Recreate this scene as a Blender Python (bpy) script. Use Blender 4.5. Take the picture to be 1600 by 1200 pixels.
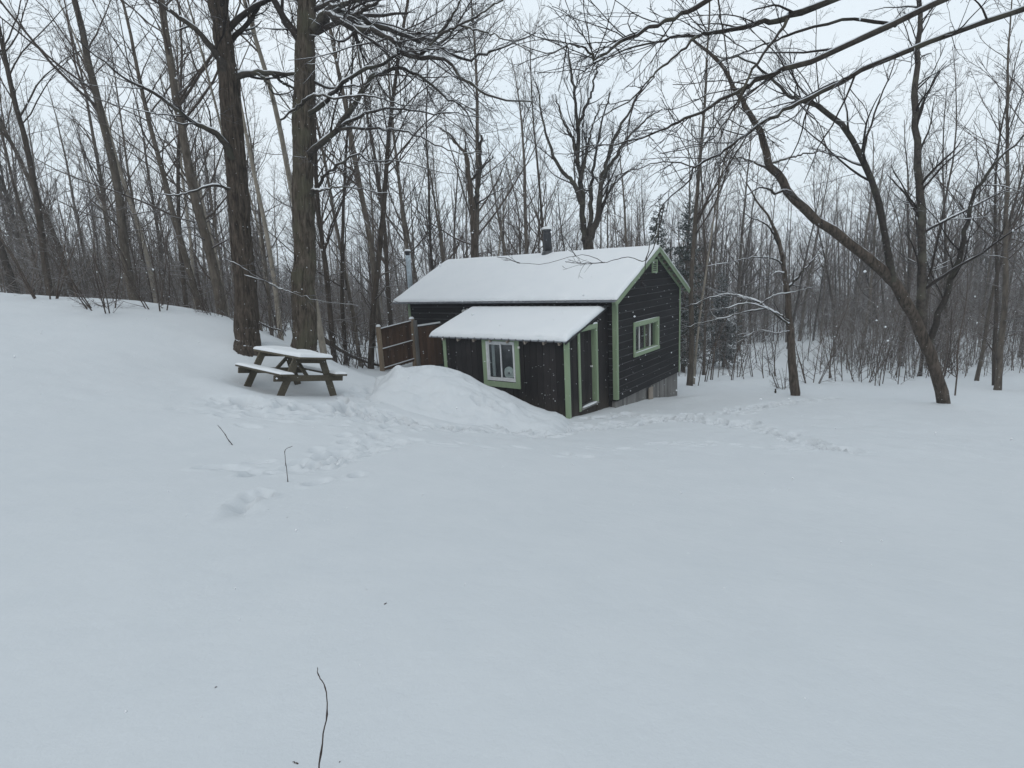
import bpy, math, random
import numpy as np
from mathutils import Matrix, Vector

for o in list(bpy.data.objects):
    bpy.data.objects.remove(o)
rng = np.random.default_rng(7)
random.seed(7)
scene = bpy.context.scene
COL = scene.collection

# ------------------------------------------------------------------ camera
FPX, PITCH, ROLL, EYE = 880.78, math.radians(11.399), math.radians(2.876), 3.62
_F = np.array([0, math.cos(PITCH), -math.sin(PITCH)])
_U0 = np.array([0, math.sin(PITCH), math.cos(PITCH)])
_R0 = np.array([1.0, 0, 0])
CR = math.cos(ROLL) * _R0 - math.sin(ROLL) * _U0
CU = math.sin(ROLL) * _R0 + math.cos(ROLL) * _U0
CAM = np.array([0, 0, EYE])
cd = bpy.data.cameras.new('camera')
cam = bpy.data.objects.new('camera', cd)
COL.objects.link(cam)
cam.matrix_world = Matrix(((CR[0], CU[0], -_F[0], 0), (CR[1], CU[1], -_F[1], 0), (CR[2], CU[2], -_F[2], EYE), (0, 0, 0, 1)))
cd.sensor_width = 36.0
cd.lens = 36.0 * FPX / 1600.0
cd.clip_start, cd.clip_end = 0.05, 2000
scene.camera = cam

# ------------------------------------------------------------------ sky and sun (snowy overcast)
SUN_EL, SUN_ROT = math.radians(48), math.radians(200)
world = bpy.data.worlds.new('World')
scene.world = world
world.use_nodes = True
wt = world.node_tree
wt.nodes.clear()
w_out = wt.nodes.new('ShaderNodeOutputWorld')
w_bg = wt.nodes.new('ShaderNodeBackground')
w_sky = wt.nodes.new('ShaderNodeTexSky')
w_sky.sky_type = 'NISHITA'
w_sky.sun_disc = False
w_sky.sun_elevation = SUN_EL
w_sky.sun_rotation = SUN_ROT
w_sky.air_density, w_sky.dust_density = 1.0, 4.0
w_dim = wt.nodes.new('ShaderNodeVectorMath'); w_dim.operation = 'SCALE'
w_dim.inputs['Scale'].default_value = 0.10
w_tc = wt.nodes.new('ShaderNodeTexCoord')
w_no = wt.nodes.new('ShaderNodeTexNoise')
w_no.inputs['Scale'].default_value = 2.2
w_no.inputs['Detail'].default_value = 5
w_cr = wt.nodes.new('ShaderNodeValToRGB')
w_cr.color_ramp.elements[0].position = 0.30
w_cr.color_ramp.elements[0].color = (0.73, 0.825, 0.895, 1)
w_cr.color_ramp.elements[1].position = 0.72
w_cr.color_ramp.elements[1].color = (0.855, 0.918, 0.96, 1)
w_mx = wt.nodes.new('ShaderNodeMix'); w_mx.data_type = 'RGBA'
w_mx.inputs['Factor'].default_value = 0.90
wt.links.new(w_tc.outputs['Generated'], w_no.inputs['Vector'])
wt.links.new(w_no.outputs['Fac'], w_cr.inputs['Fac'])
wt.links.new(w_sky.outputs['Color'], w_dim.inputs[0])
wt.links.new(w_dim.outputs['Vector'], w_mx.inputs['A'])
wt.links.new(w_cr.outputs['Color'], w_mx.inputs['B'])
wt.links.new(w_mx.outputs['Result'], w_bg.inputs['Color'])
w_bg.inputs['Strength'].default_value = 1.0
wt.links.new(w_bg.outputs['Background'], w_out.inputs['Surface'])
sl = bpy.data.lights.new('sun', 'SUN')
sl.energy, sl.angle, sl.color = 0.5, math.radians(40), (1.0, 0.97, 0.93)
sun = bpy.data.objects.new('sun', sl)
COL.objects.link(sun)
sd = Vector((math.sin(SUN_ROT) * math.cos(SUN_EL), math.cos(SUN_ROT) * math.cos(SUN_EL), math.sin(SUN_EL)))
sun.rotation_euler = sd.to_track_quat('Z', 'Y').to_euler()
vs = scene.view_settings
vs.view_transform, vs.look, vs.exposure, vs.gamma = 'Standard', 'None', 0.2, 1.0
vs.use_curve_mapping = False
scene.cycles.max_bounces = 6
scene.cycles.diffuse_bounces = 3
scene.cycles.transparent_max_bounces = 8
scene.cycles.volume_bounces = 1

# ------------------------------------------------------------------ helpers
def ray(px, py):
    return _F + CR * (px - 800) / FPX - CU * (py - 600) / FPX
def at(px, py, Y):
    d = ray(px, py)
    return CAM + d * (Y / d[1])
def norm(a):
    return a / np.maximum(np.linalg.norm(a, axis=-1, keepdims=True), 1e-9)

def vnoise(p, seed=0):
    """value noise in 0..1 for points p[...,3]"""
    i = np.floor(p).astype(np.int64); f = p - i
    f = f * f * (3 - 2 * f)
    def h(x, y, z):
        n = (x * 374761393 + y * 668265263 + z * 2147483647 + seed * 144665) & 0x7fffffff
        n = ((n ^ (n >> 13)) * 1274126177) & 0x7fffffff
        return ((n ^ (n >> 16)) & 0xffff) / 65535.0
    x, y, z = i[..., 0], i[..., 1], i[..., 2]; r = 0
    for dx in (0, 1):
        for dy in (0, 1):
            for dz in (0, 1):
                w = (f[..., 0] if dx else 1 - f[..., 0]) * (f[..., 1] if dy else 1 - f[..., 1]) * (f[..., 2] if dz else 1 - f[..., 2])
                r = r + w * h(x + dx, y + dy, z + dz)
    return r
def fbm(p, oct=4, seed=0):
    s = 0; a = .5; t = 0
    for k in range(oct):
        s = s + a * vnoise(p * 2 ** k, seed + k); t += a; a *= .5
    return s / t

def mesh_np(name, V, F, mat=None, smooth=True):
    """F: list of int arrays (m,3) / (m,4)"""
    me = bpy.data.meshes.new(name)
    V = np.ascontiguousarray(V, dtype=np.float32)
    me.vertices.add(len(V)); me.vertices.foreach_set('co', V.ravel())
    F = [np.asarray(f, dtype=np.int32) for f in F if len(f)]
    nl = sum(f.size for f in F); npoly = sum(len(f) for f in F)
    me.loops.add(nl); me.polygons.add(npoly)
    me.loops.foreach_set('vertex_index', np.concatenate([f.ravel() for f in F]))
    tot = np.concatenate([np.full(len(f), f.shape[1], np.int32) for f in F])
    st = np.concatenate([[0], np.cumsum(tot)[:-1]]).astype(np.int32)
    me.polygons.foreach_set('loop_start', st)
    me.polygons.foreach_set('loop_total', tot)
    me.polygons.foreach_set('use_smooth', np.full(npoly, smooth))
    me.update(calc_edges=True)
    me.validate()
    if mat: me.materials.append(mat)
    return me

def link(name, me, parent=None, loc=None, rot=None, scale=None):
    o = bpy.data.objects.new(name, me)
    COL.objects.link(o)
    if parent is not None: o.parent = parent
    if loc is not None: o.location = loc
    if rot is not None: o.rotation_euler = rot
    if scale is not None: o.scale = scale
    return o
def tag(o, label=None, cat=None, group=None, kind=None):
    if label: o['label'] = label
    if cat: o['category'] = cat
    if group: o['group'] = group
    if kind: o['kind'] = kind
    return o
def empty(name, loc=(0, 0, 0), rz=0.0):
    return link(name, None, None, loc, (0, 0, rz))
def copy_tree(o, parent=None):
    c = o.copy(); COL.objects.link(c); c.parent = parent
    for ch in o.children: copy_tree(ch, c)
    return c

BOXF = np.array([[0, 3, 2, 1], [4, 5, 6, 7], [0, 1, 5, 4], [1, 2, 6, 5], [2, 3, 7, 6], [3, 0, 4, 7]])
class MB:
    """collects boxes, prisms and tubes of ONE part"""
    def __init__(s): s.V = []; s.F = []; s.n = 0
    def add(s, V, F):
        V = np.asarray(V, float); s.V.append(V)
        for f in (F if isinstance(F, list) else [F]): s.F.append(np.asarray(f) + s.n)
        s.n += len(V); return s
    def box(s, x0, x1, y0, y1, z0, z1):
        return s.add([(x0, y0, z0), (x1, y0, z0), (x1, y1, z0), (x0, y1, z0), (x0, y0, z1), (x1, y0, z1), (x1, y1, z1), (x0, y1, z1)], BOXF)
    def hexa(s, bottom, top):
        return s.add(list(bottom) + list(top), BOXF)
    def bar(s, a, b, w, h, up=(0, 0, 1)):
        """board from a to b, section w across by h along up"""
        a, b, up = np.array(a, float), np.array(b, float), np.array(up, float)
        d = norm(b - a); x = norm(np.cross(d, up)); u = np.cross(x, d)
        q = [(-1, -1), (1, -1), (1, 1), (-1, 1)]
        A = [a + x * w / 2 * i + u * h / 2 * j for i, j in q]; B = [b + x * w / 2 * i + u * h / 2 * j for i, j in q]
        return s.add(A + B, BOXF)
    def lathe(s, prof, cx=0, cy=0, k=20):
        """prof: (r,z) list"""
        an = np.arange(k) * 2 * math.pi / k; V = []; F = []
        for r, z in prof: V += [(cx + r * math.cos(t), cy + r * math.sin(t), z) for t in an]
        for i in range(len(prof) - 1):
            for j in range(k): F.append((i * k + j, i * k + (j + 1) % k, (i + 1) * k + (j + 1) % k, (i + 1) * k + j))
        s.add(V, np.array(F)); return s
    def mesh(s, name, mat, smooth=False):
        return mesh_np(name, np.concatenate(s.V), s.F, mat, smooth)
    def build(s, name, mat, parent=None, smooth=False):
        return link(name, s.mesh(name, mat, smooth), parent)

# ------------------------------------------------------------------ materials
def mat_new(name):
    m = bpy.data.materials.new(name); m.use_nodes = True
    nt = m.node_tree
    return m, nt, nt.nodes['Principled BSDF']
def N(nt, t, **kw):
    n = nt.nodes.new(t)
    for k, v in kw.items():
        if k in n.inputs: n.inputs[k].default_value = v
        else: setattr(n, k, v)
    return n
def ramp(nt, stops):
    r = nt.nodes.new('ShaderNodeValToRGB'); e = r.color_ramp.elements
    while len(e) < len(stops): e.new(0.5)
    for i, (p, c) in enumerate(stops):
        e[i].position = p; e[i].color = (*c, 1) if len(c) == 3 else c
    return r

def mat_wood(name, ca, cb, scale=(3, 3, 0.5), rough=.8, bump=.3, var=.25, spec=.25, cc=None, dust_light=0.0, foot=0.0):
    """weathered painted or bare wood: streaks along z of the pattern, per-board tone"""
    m, nt, b = mat_new(name); L = nt.links.new
    tc = N(nt, 'ShaderNodeTexCoord'); oi = N(nt, 'ShaderNodeObjectInfo')
    mp = N(nt, 'ShaderNodeMapping'); mp.inputs['Scale'].default_value = scale
    g = N(nt, 'ShaderNodeNewGeometry')
    L(g.outputs['Position'], mp.inputs['Vector'])
    no = N(nt, 'ShaderNodeTexNoise', Scale=6.0, Detail=6.0, Roughness=.65)
    L(mp.outputs['Vector'], no.inputs['Vector'])
    n2 = N(nt, 'ShaderNodeTexNoise', Scale=1.3, Detail=3.0)
    L(g.outputs['Position'], n2.inputs['Vector'])
    st = [(.3, ca), (.7, cb)]
    if cc: st = [(.25, ca), (.55, cb), (.8, cc)]
    r = ramp(nt, st)
    ad = N(nt, 'ShaderNodeMath', operation='MULTIPLY_ADD'); ad.inputs[1].default_value = .55; 
    L(no.outputs['Fac'], ad.inputs[0])
    m2 = N(nt, 'ShaderNodeMath', operation='MULTIPLY'); m2.inputs[1].default_value = .45
    L(n2.outputs['Fac'], m2.inputs[0]); L(m2.outputs[0], ad.inputs[2])
    L(ad.outputs[0], r.inputs['Fac'])
    mr = N(nt, 'ShaderNodeMapRange'); mr.inputs['To Min'].default_value = 1 - var; mr.inputs['To Max'].default_value = 1 + var
    L(oi.outputs['Random'], mr.inputs['Value'])
    vm = N(nt, 'ShaderNodeVectorMath', operation='SCALE')
    L(r.outputs['Color'], vm.inputs[0]); L(mr.outputs['Result'], vm.inputs['Scale'])
    col = vm.outputs['Vector']
    if foot > 0:      # bare grey-brown wood where splash has worn the paint off above the ground
        sz = N(nt, 'ShaderNodeSeparateXYZ'); L(g.outputs['Position'], sz.inputs[0])
        a1 = N(nt, 'ShaderNodeMath', operation='MULTIPLY_ADD'); a1.inputs[1].default_value = 1.1; L(no.outputs['Fac'], a1.inputs[0])
        a2 = N(nt, 'ShaderNodeMath', operation='SUBTRACT'); a2.inputs[0].default_value = 0.0; L(sz.outputs['Z'], a2.inputs[1]); L(a2.outputs[0], a1.inputs[2])
        m5 = N(nt, 'ShaderNodeMapRange'); m5.inputs['From Min'].default_value = .1; m5.inputs['From Max'].default_value = .85; m5.inputs['To Max'].default_value = foot
        L(a1.outputs[0], m5.inputs['Value'])
        mxf = N(nt, 'ShaderNodeMix', data_type='RGBA'); mxf.inputs['B'].default_value = (.075, .060, .047, 1)
        L(m5.outputs['Result'], mxf.inputs['Factor']); L(col, mxf.inputs['A']); col = mxf.outputs['Result']
    if dust_light > 0:      # snow dusting and caught light on narrow board ledges, both put into the colour
        sx = N(nt, 'ShaderNodeSeparateXYZ'); L(g.outputs['True Normal'], sx.inputs[0])
        m3 = N(nt, 'ShaderNodeMapRange'); m3.inputs['From Min'].default_value = .35; m3.inputs['From Max'].default_value = .6
        L(sx.outputs['Z'], m3.inputs['Value'])
        m4 = N(nt, 'ShaderNodeMath', operation='MULTIPLY'); L(m3.outputs['Result'], m4.inputs[0]); L(n2.outputs['Fac'], m4.inputs[1])
        mx = N(nt, 'ShaderNodeMix', data_type='RGBA'); mx.inputs['B'].default_value = (dust_light * 1.6, dust_light * 1.6, dust_light * 1.7, 1)
        L(m4.outputs[0], mx.inputs['Factor']); L(col, mx.inputs['A']); col = mx.outputs['Result']
    L(col, b.inputs['Base Color'])
    b.inputs['Roughness'].default_value = rough; b.inputs['Specular IOR Level'].default_value = spec
    bp = N(nt, 'ShaderNodeBump', Strength=bump, Distance=.01)
    L(no.outputs['Fac'], bp.inputs['Height']); L(bp.outputs['Normal'], b.inputs['Normal'])
    return m

def mat_bark(name, ca, cb, snow=.0, lichen=None, zs=.25, scale=9, thr=.72, bump=.6, rough=.9):
    """fissured bark; lichen tint; snow lying where the surface faces up"""
    m, nt, b = mat_new(name); L = nt.links.new
    g = N(nt, 'ShaderNodeNewGeometry'); oi = N(nt, 'ShaderNodeObjectInfo')
    mp = N(nt, 'ShaderNodeMapping'); mp.inputs['Scale'].default_value = (1, 1, zs)
    L(g.outputs['Position'], mp.inputs['Vector'])
    no = N(nt, 'ShaderNodeTexNoise', Scale=scale, Detail=6.0, Roughness=.7)
    L(mp.outputs['Vector'], no.inputs['Vector'])
    r = ramp(nt, [(.32, ca), (.68, cb)])
    L(no.outputs['Fac'], r.inputs['Fac'])
    col = r.outputs['Color']
    if lichen:
        n2 = N(nt, 'ShaderNodeTexNoise', Scale=2.2, Detail=5.0)
        L(g.outputs['Position'], n2.inputs['Vector'])
        rr = ramp(nt, [(.5, (0, 0, 0)), (.62, (.75, .75, .75))])
        L(n2.outputs['Fac'], rr.inputs['Fac'])
        mx = N(nt, 'ShaderNodeMix', data_type='RGBA'); mx.inputs['B'].default_value = (*lichen, 1)
        L(rr.outputs['Color'], mx.inputs['Factor']); L(col, mx.inputs['A']); col = mx.outputs['Result']
    mr = N(nt, 'ShaderNodeMapRange'); mr.inputs['To Min'].default_value = .75; mr.inputs['To Max'].default_value = 1.25
    L(oi.outputs['Random'], mr.inputs['Value'])
    vm = N(nt, 'ShaderNodeVectorMath', operation='SCALE')
    L(col, vm.inputs[0]); L(mr.outputs['Result'], vm.inputs['Scale'])
    col = vm.outputs['Vector']
    if snow > 0:
        sx = N(nt, 'ShaderNodeSeparateXYZ'); L(g.outputs['Normal'], sx.inputs[0])
        n3 = N(nt, 'ShaderNodeTexNoise', Scale=3.0, Detail=3.0)
        L(g.outputs['Position'], n3.inputs['Vector'])
        ad = N(nt, 'ShaderNodeMath', operation='MULTIPLY_ADD'); ad.inputs[1].default_value = .6
        L(n3.outputs['Fac'], ad.inputs[0]); L(sx.outputs['Z'], ad.inputs[2])
        m3 = N(nt, 'ShaderNodeMapRange'); m3.inputs['From Min'].default_value = thr + .3; m3.inputs['From Max'].default_value = thr + .42
        m3.inputs['To Max'].default_value = snow
        L(ad.outputs[0], m3.inputs['Value'])
        mx = N(nt, 'ShaderNodeMix', data_type='RGBA'); mx.inputs['B'].default_value = (.62, .655, .70, 1)
        L(m3.outputs['Result'], mx.inputs['Factor']); L(col, mx.inputs['A']); col = mx.outputs['Result']
    L(col, b.inputs['Base Color'])
    b.inputs['Roughness'].default_value = rough; b.inputs['Specular IOR Level'].default_value = .15
    bp = N(nt, 'ShaderNodeBump', Strength=bump, Distance=.02)
    L(no.outputs['Fac'], bp.inputs['Height']); L(bp.outputs['Normal'], b.inputs['Normal'])
    return m

def mat_snow(name, ca=(.515, .545, .57), cb=(.54, .567, .59), bump=.15, scale=2.0):
    m, nt, b = mat_new(name); L = nt.links.new
    g = N(nt, 'ShaderNodeNewGeometry')
    no = N(nt, 'ShaderNodeTexNoise', Scale=scale, Detail=6.0, Roughness=.6)
    L(g.outputs['Position'], no.inputs['Vector'])
    r = ramp(nt, [(.3, ca), (.7, cb)]); L(no.outputs['Fac'], r.inputs['Fac'])
    L(r.outputs['Color'], b.inputs['Base Color'])
    n2 = N(nt, 'ShaderNodeTexNoise', Scale=55.0, Detail=4.0, Roughness=.7)
    L(g.outputs['Position'], n2.inputs['Vector'])
    n4 = N(nt, 'ShaderNodeTexNoise', Scale=7.0, Detail=3.0)
    L(g.outputs['Position'], n4.inputs['Vector'])
    bp = N(nt, 'ShaderNodeBump', Strength=bump, Distance=.02); L(n2.outputs['Fac'], bp.inputs['Height'])
    b2 = N(nt, 'ShaderNodeBump', Strength=.12, Distance=.06); L(n4.outputs['Fac'], b2.inputs['Height'])
    L(bp.outputs['Normal'], b2.inputs['Normal']); L(b2.outputs['Normal'], b.inputs['Normal'])
    b.inputs['Roughness'].default_value = .75; b.inputs['Specular IOR Level'].default_value = .2
    return m

def mat_metal(name, c, rough=.45, metallic=.9):
    m, nt, b = mat_new(name); L = nt.links.new
    g = N(nt, 'ShaderNodeNewGeometry')
    no = N(nt, 'ShaderNodeTexNoise', Scale=14.0, Detail=5.0); L(g.outputs['Position'], no.inputs['Vector'])
    r = ramp(nt, [(.3, tuple(x * .75 for x in c)), (.7, tuple(min(1, x * 1.2) for x in c))]); L(no.outputs['Fac'], r.inputs['Fac'])
    L(r.outputs['Color'], b.inputs['Base Color'])
    b.inputs['Roughness'].default_value = rough; b.inputs['Metallic'].default_value = metallic
    return m
def mat_plain(name, c, rough=.6, spec=.3):
    m, nt, b = mat_new(name); L = nt.links.new
    g = N(nt, 'ShaderNodeNewGeometry')
    no = N(nt, 'ShaderNodeTexNoise', Scale=9.0, Detail=4.0); L(g.outputs['Position'], no.inputs['Vector'])
    r = ramp(nt, [(.3, tuple(x * .88 for x in c)), (.7, tuple(min(1, x * 1.08) for x in c))]); L(no.outputs['Fac'], r.inputs['Fac'])
    L(r.outputs['Color'], b.inputs['Base Color'])
    b.inputs['Roughness'].default_value = rough; b.inputs['Specular IOR Level'].default_value = spec
    return m
def mat_glass(name):
    m = bpy.data.materials.new(name); m.use_nodes = True; nt = m.node_tree; nt.nodes.clear(); L = nt.links.new
    o = N(nt, 'ShaderNodeOutputMaterial'); fr = N(nt, 'ShaderNodeFresnel', IOR=2.0)
    tr = N(nt, 'ShaderNodeBsdfTransparent'); tr.inputs['Color'].default_value = (.82, .86, .86, 1)
    gl = N(nt, 'ShaderNodeBsdfGlossy'); gl.inputs['Roughness'].default_value = .015; gl.inputs['Color'].default_value = (.95, .97, 1, 1)
    mx = N(nt, 'ShaderNodeMixShader')
    ge = N(nt, 'ShaderNodeNewGeometry'); inv = N(nt, 'ShaderNodeMath', operation='SUBTRACT'); inv.inputs[0].default_value = 1; L(ge.outputs['Backfacing'], inv.inputs[1])
    mu = N(nt, 'ShaderNodeMath', operation='MULTIPLY'); L(fr.outputs['Fac'], mu.inputs[0]); L(inv.outputs[0], mu.inputs[1])
    L(mu.outputs[0], mx.inputs['Fac']); L(tr.outputs[0], mx.inputs[1]); L(gl.outputs[0], mx.inputs[2]); L(mx.outputs[0], o.inputs['Surface'])
    return m

M = {}
M['snow'] = mat_snow('snow_cover')
M['snow_fluffy'] = mat_snow('fresh_snow', (.635, .66, .685), (.67, .69, .71), bump=.06, scale=1.5)
M['siding'] = mat_wood('dark_painted_siding', (.0098, .0092, .0102), (.0185, .0168, .0178), (1, 1, 8), .7, .2, .22, .12, None, .10)
M['vertical_siding'] = mat_wood('dark_painted_vertical_boards', (.0098, .0088, .0094), (.0185, .0165, .0168), (7, 7, .6), .7, .3, .45, .12, (.030, .024, .0215), .10, .5)
M['green'] = mat_wood('sage_green_trim_paint', (.185, .250, .155), (.240, .306, .200), (3, 3, .6), .55, .1, .06, .35)
M['grey_board'] = mat_wood('weathered_grey_board', (.075, .073, .070), (.17, .166, .16), (9, 9, .5), .9, .4, .35, .2, (.24, .235, .225))
M['brown_board'] = mat_wood('brown_stained_fence_board', (.030, .0165, .010), (.066, .038, .024), (9, 9, .4), .85, .35, .35, .2, (.08, .05, .035))
M['post'] = mat_wood('pale_weathered_fence_post', (.13, .095, .065), (.25, .195, .14), (9, 9, .4), .9, .35, .15, .2)
M['table_wood'] = mat_wood('weathered_table_wood', (.040, .034, .025), (.088, .077, .057), (5, 5, 5), .9, .35, .2, .15, (.14, .125, .098))
M['white_vinyl'] = mat_plain('white_vinyl', (.52, .53, .54), .45)
M['bracket'] = mat_plain('dull_white_enamel', (.60, .60, .58), .5)
M['rafter'] = mat_wood('unpainted_rafter_wood', (.20, .17, .14), (.33, .29, .25), (6, 6, 6), .85, .2, .15)
M['interior'] = mat_wood('brown_interior_panelling', (.05, .035, .022), (.10, .07, .045), (6, 6, .5), .8, .2, .1)
M['curtain'] = mat_plain('brown_curtain', (.13, .085, .055), .9)
M['roof_metal'] = mat_metal('grey_roof_metal', (.22, .23, .25), .5, .6)
M['black_pipe'] = mat_metal('black_stove_pipe_metal', (.055, .057, .062), .35, .7)
M['galvanised'] = mat_metal('galvanised_pipe_metal', (.46, .53, .58), .45, .1)
M['dark_metal'] = mat_plain('dark_metal', (.02, .02, .022), .5)
M['glass'] = mat_glass('window_glass')
M['bark_big'] = mat_bark('fissured_maple_bark', (.017, .013, .010), (.135, .112, .088), .85, (.088, .084, .058), zs=.22, scale=16, thr=.62)
M['bark_dark'] = mat_bark('dark_fissured_bark', (.015, .012, .009), (.105, .084, .068), .85, None, zs=.22, scale=16, thr=.62)
M['limb'] = mat_bark('branch_bark', (.020, .017, .015), (.062, .053, .046), .9, (.075, .072, .055), zs=1, scale=14, thr=.55)
M['forest_a'] = mat_bark('grey_brown_forest_bark', (.042, .034, .027), (.135, .115, .094), .8, None, zs=.3, scale=9, thr=.62)
M['forest_b'] = mat_bark('pale_beech_bark', (.13, .115, .095), (.24, .215, .18), .8, None, zs=.5, scale=7, thr=.62)
M['forest_c'] = mat_bark('dark_brown_forest_bark', (.024, .019, .015), (.078, .063, .051), .8, None, zs=.3, scale=9, thr=.62)
M['twig'] = mat_bark('forest_twig_bark', (.048, .037, .031), (.092, .073, .061), .35, None, zs=1, scale=5, thr=.65)
M['twig_dark'] = mat_bark('dark_twig_bark', (.020, .016, .015), (.048, .039, .034), .35, None, zs=1, scale=5, thr=.65)
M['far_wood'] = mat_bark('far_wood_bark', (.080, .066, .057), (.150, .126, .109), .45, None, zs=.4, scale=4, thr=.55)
M['needles'] = mat_bark('spruce_needles', (.012, .020, .014), (.030, .043, .030), .55, None, zs=1, scale=3, thr=.70)
M['stick'] = mat_bark('bare_stem_bark', (.035, .026, .024), (.075, .058, .05), 0, None, zs=1, scale=20)

# ------------------------------------------------------------------ terrain height
CYAW = math.radians(-36.661)
CO = np.array([2.89, 15.266, 0.0])
VX = np.array([math.cos(CYAW), math.sin(CYAW), 0]); VY = np.array([-math.sin(CYAW), math.cos(CYAW), 0])
def cab(x, y, z=0.0):
    """cabin frame (x right along the front, y back along the gable) to world"""
    return CO + VX * x + VY * y + np.array([0, 0, z])
TBO = np.array([-4.764, 11.883, 1.332]); TBY = math.radians(49.973)
TBC = np.array([math.cos(TBY), math.sin(TBY), -.167]); TBL = np.array([-math.sin(TBY), math.cos(TBY), .038])
ctrl = [(0, -6, 2.7), (-6, -6, 3.2), (7, -6, 2.3), (-3, 0, 2.25), (0, 0, 2.05), (4, 0, 1.75), (0, 1.6, 1.95), (-14, 0, 4.0), (14, 0, 1.0),
        (0, 4.5, 1.42), (3, 5, 1.0), (-3.2, 4.5, 1.75), (0, 9.3, .62), (-9, 7, 2.5), (10, 8, 0.0),
        (10, 13, -.4), (18, 15, -1.0), (30, 5, -1.0)]
ctrl += [tuple(at(*q)) for q in [(1250, 700, 9.5), (350, 700, 7.6), (385, 545, 13.5), (475, 549, 14), (350, 492, 17), (560, 588, 16.0),
         (1160, 613, 19.5), (1260, 614, 19.5), (1160, 594, 26), (1160, 567, 42), (1260, 567, 42), (540, 575, 20), (1120, 640, 14.5), (720, 665, 11.4), (620, 640, 11.6)]]
ctrl += [tuple(cab(.1, -2.35, -.06)), tuple(cab(0, -.1, -.27)), tuple(cab(.1, 2.16, -.52)), tuple(cab(.1, 4.7, -.95)), tuple(cab(-2.2, -2.4, .12)),
         tuple(cab(-4.4, -2.4, .45)), tuple(cab(-7.2, -1.9, .60)), tuple(cab(-8, 0, .55)), tuple(cab(-4, 6.5, -1.0)), tuple(cab(-8.5, 5, 0)), tuple(cab(1, -3.2, .02)), tuple(cab(2, .8, -.30))]
for sx in (-1, 1):
    for sy in (-1, 1): ctrl.append(tuple(TBO + TBC * .62 * sx + TBL * .72 * sy + np.array([0, 0, .03])))
ctrl += [(-10, 30, .6), (-20, 24, 3.5), (-30, 14, 6), (-13, 14, 3.6), (-25, 50, 1.0), (0, 40, -2.6), (10, 70, -4.2), (-30, 90, -1.5), (40, 60, -4.5), (45, 25, -2.2), (-50, 60, 4), (0, 110, -4.5), (60, 110, -5), (-60, 110, 0), (40, -10, -.5), (-40, -10, 7)]
ctrl = np.array(ctrl)
def _tps(r2): return np.where(r2 > 1e-9, r2 * np.log(np.maximum(r2, 1e-9)) * .5, 0)
_S = 10.0
_c = ctrl[:, :2] / _S; _n = len(_c)
_K = _tps(((_c[:, None] - _c[None]) ** 2).sum(-1)) + np.eye(_n) * .004
_P = np.c_[np.ones(_n), _c]
_sol = np.linalg.solve(np.block([[_K, _P], [_P.T, np.zeros((3, 3))]]), np.r_[ctrl[:, 2], 0, 0, 0])
def ground(x, y):
    x = np.asarray(x, float); y = np.asarray(y, float); sh = x.shape
    xc = np.clip(x, -60, 60).ravel() / _S; yc = np.clip(y, -12, 115).ravel() / _S
    out = _sol[_n] + _sol[_n + 1] * xc + _sol[_n + 2] * yc
    for i in range(_n): out += _sol[i] * _tps((xc - _c[i, 0]) ** 2 + (yc - _c[i, 1]) ** 2)
    return out.reshape(sh)
def gz(x, y): return float(ground(np.array([x]), np.array([y]))[0])
def hit(px, py, far=60):
    d = ray(px, py); d = d / d[1]
    Y = np.arange(1.0, far, .05); P = CAM + d * Y[:, None]
    b = P[:, 2] < ground(P[:, 0], P[:, 1])
    i = int(np.argmax(b)) if b.any() else len(Y) - 1
    return P[i]

# ---- the ground sheet: fine where it was walked on
def axis(lo, hi, flo, fhi, fine, coarse):
    a = list(np.arange(flo, fhi, fine)); x, s = fhi, fine
    while x < hi: a.append(x); s = min(s * 1.18, coarse); x += s
    a.append(hi); x, s = flo, fine; b = []
    while x > lo:
        s = min(s * 1.18, coarse); x -= s; b.append(max(x, lo))
    return np.array(sorted(set(np.round(b + a, 4))))
gx = axis(-420, 420, -7.5, 9.5, .038, 30); gy = axis(-60, 520, 5.4, 16.6, .038, 30)
GX, GY = np.meshgrid(gx, gy)
GZ = ground(GX, GY)
P3 = np.stack([GX, GY, GX * 0], -1)
GZ += (fbm(P3 * .45, 2, 3) - .5) * .10 * np.clip((GY - 3) / 6, .12, 1) + (fbm(P3 * 2.3, 2, 5) - .5) * .03 * np.clip((GY - 7.5) / 2, .0, 1)
GZ += (fbm(P3 * .12, 3, 9) - .5) * 1.2 * np.clip((GY - 22) / 20, 0, 1)
def stamp(x, y, ang, ln, wd, dp, rim=.25):
    i0, i1 = np.searchsorted(gx, [x - .6, x + .6]); j0, j1 = np.searchsorted(gy, [y - .6, y + .6])
    if i1 - i0 < 2 or j1 - j0 < 2: return
    dx = GX[j0:j1, i0:i1] - x; dy = GY[j0:j1, i0:i1] - y
    a = dx * math.cos(ang) + dy * math.sin(ang); b = -dx * math.sin(ang) + dy * math.cos(ang)
    q = (a / ln) ** 2 + (b / wd) ** 2
    w = vnoise(np.stack([dx * 9 + x * 7, dy * 9 + y * 5, dx * 0], -1), 11)
    GZ[j0:j1, i0:i1] += -1.6 * dp * np.exp(-q ** 2) * (.75 + .5 * w) + 1.8 * rim * dp * np.exp(-((np.sqrt(q) - 1.45) / .3) ** 2) * (w * 1.5)
FX0, FX1 = np.searchsorted(gx, [-7.5, 9.5]); FY0, FY1 = np.searchsorted(gy, [6.4, 16.6])
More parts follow.
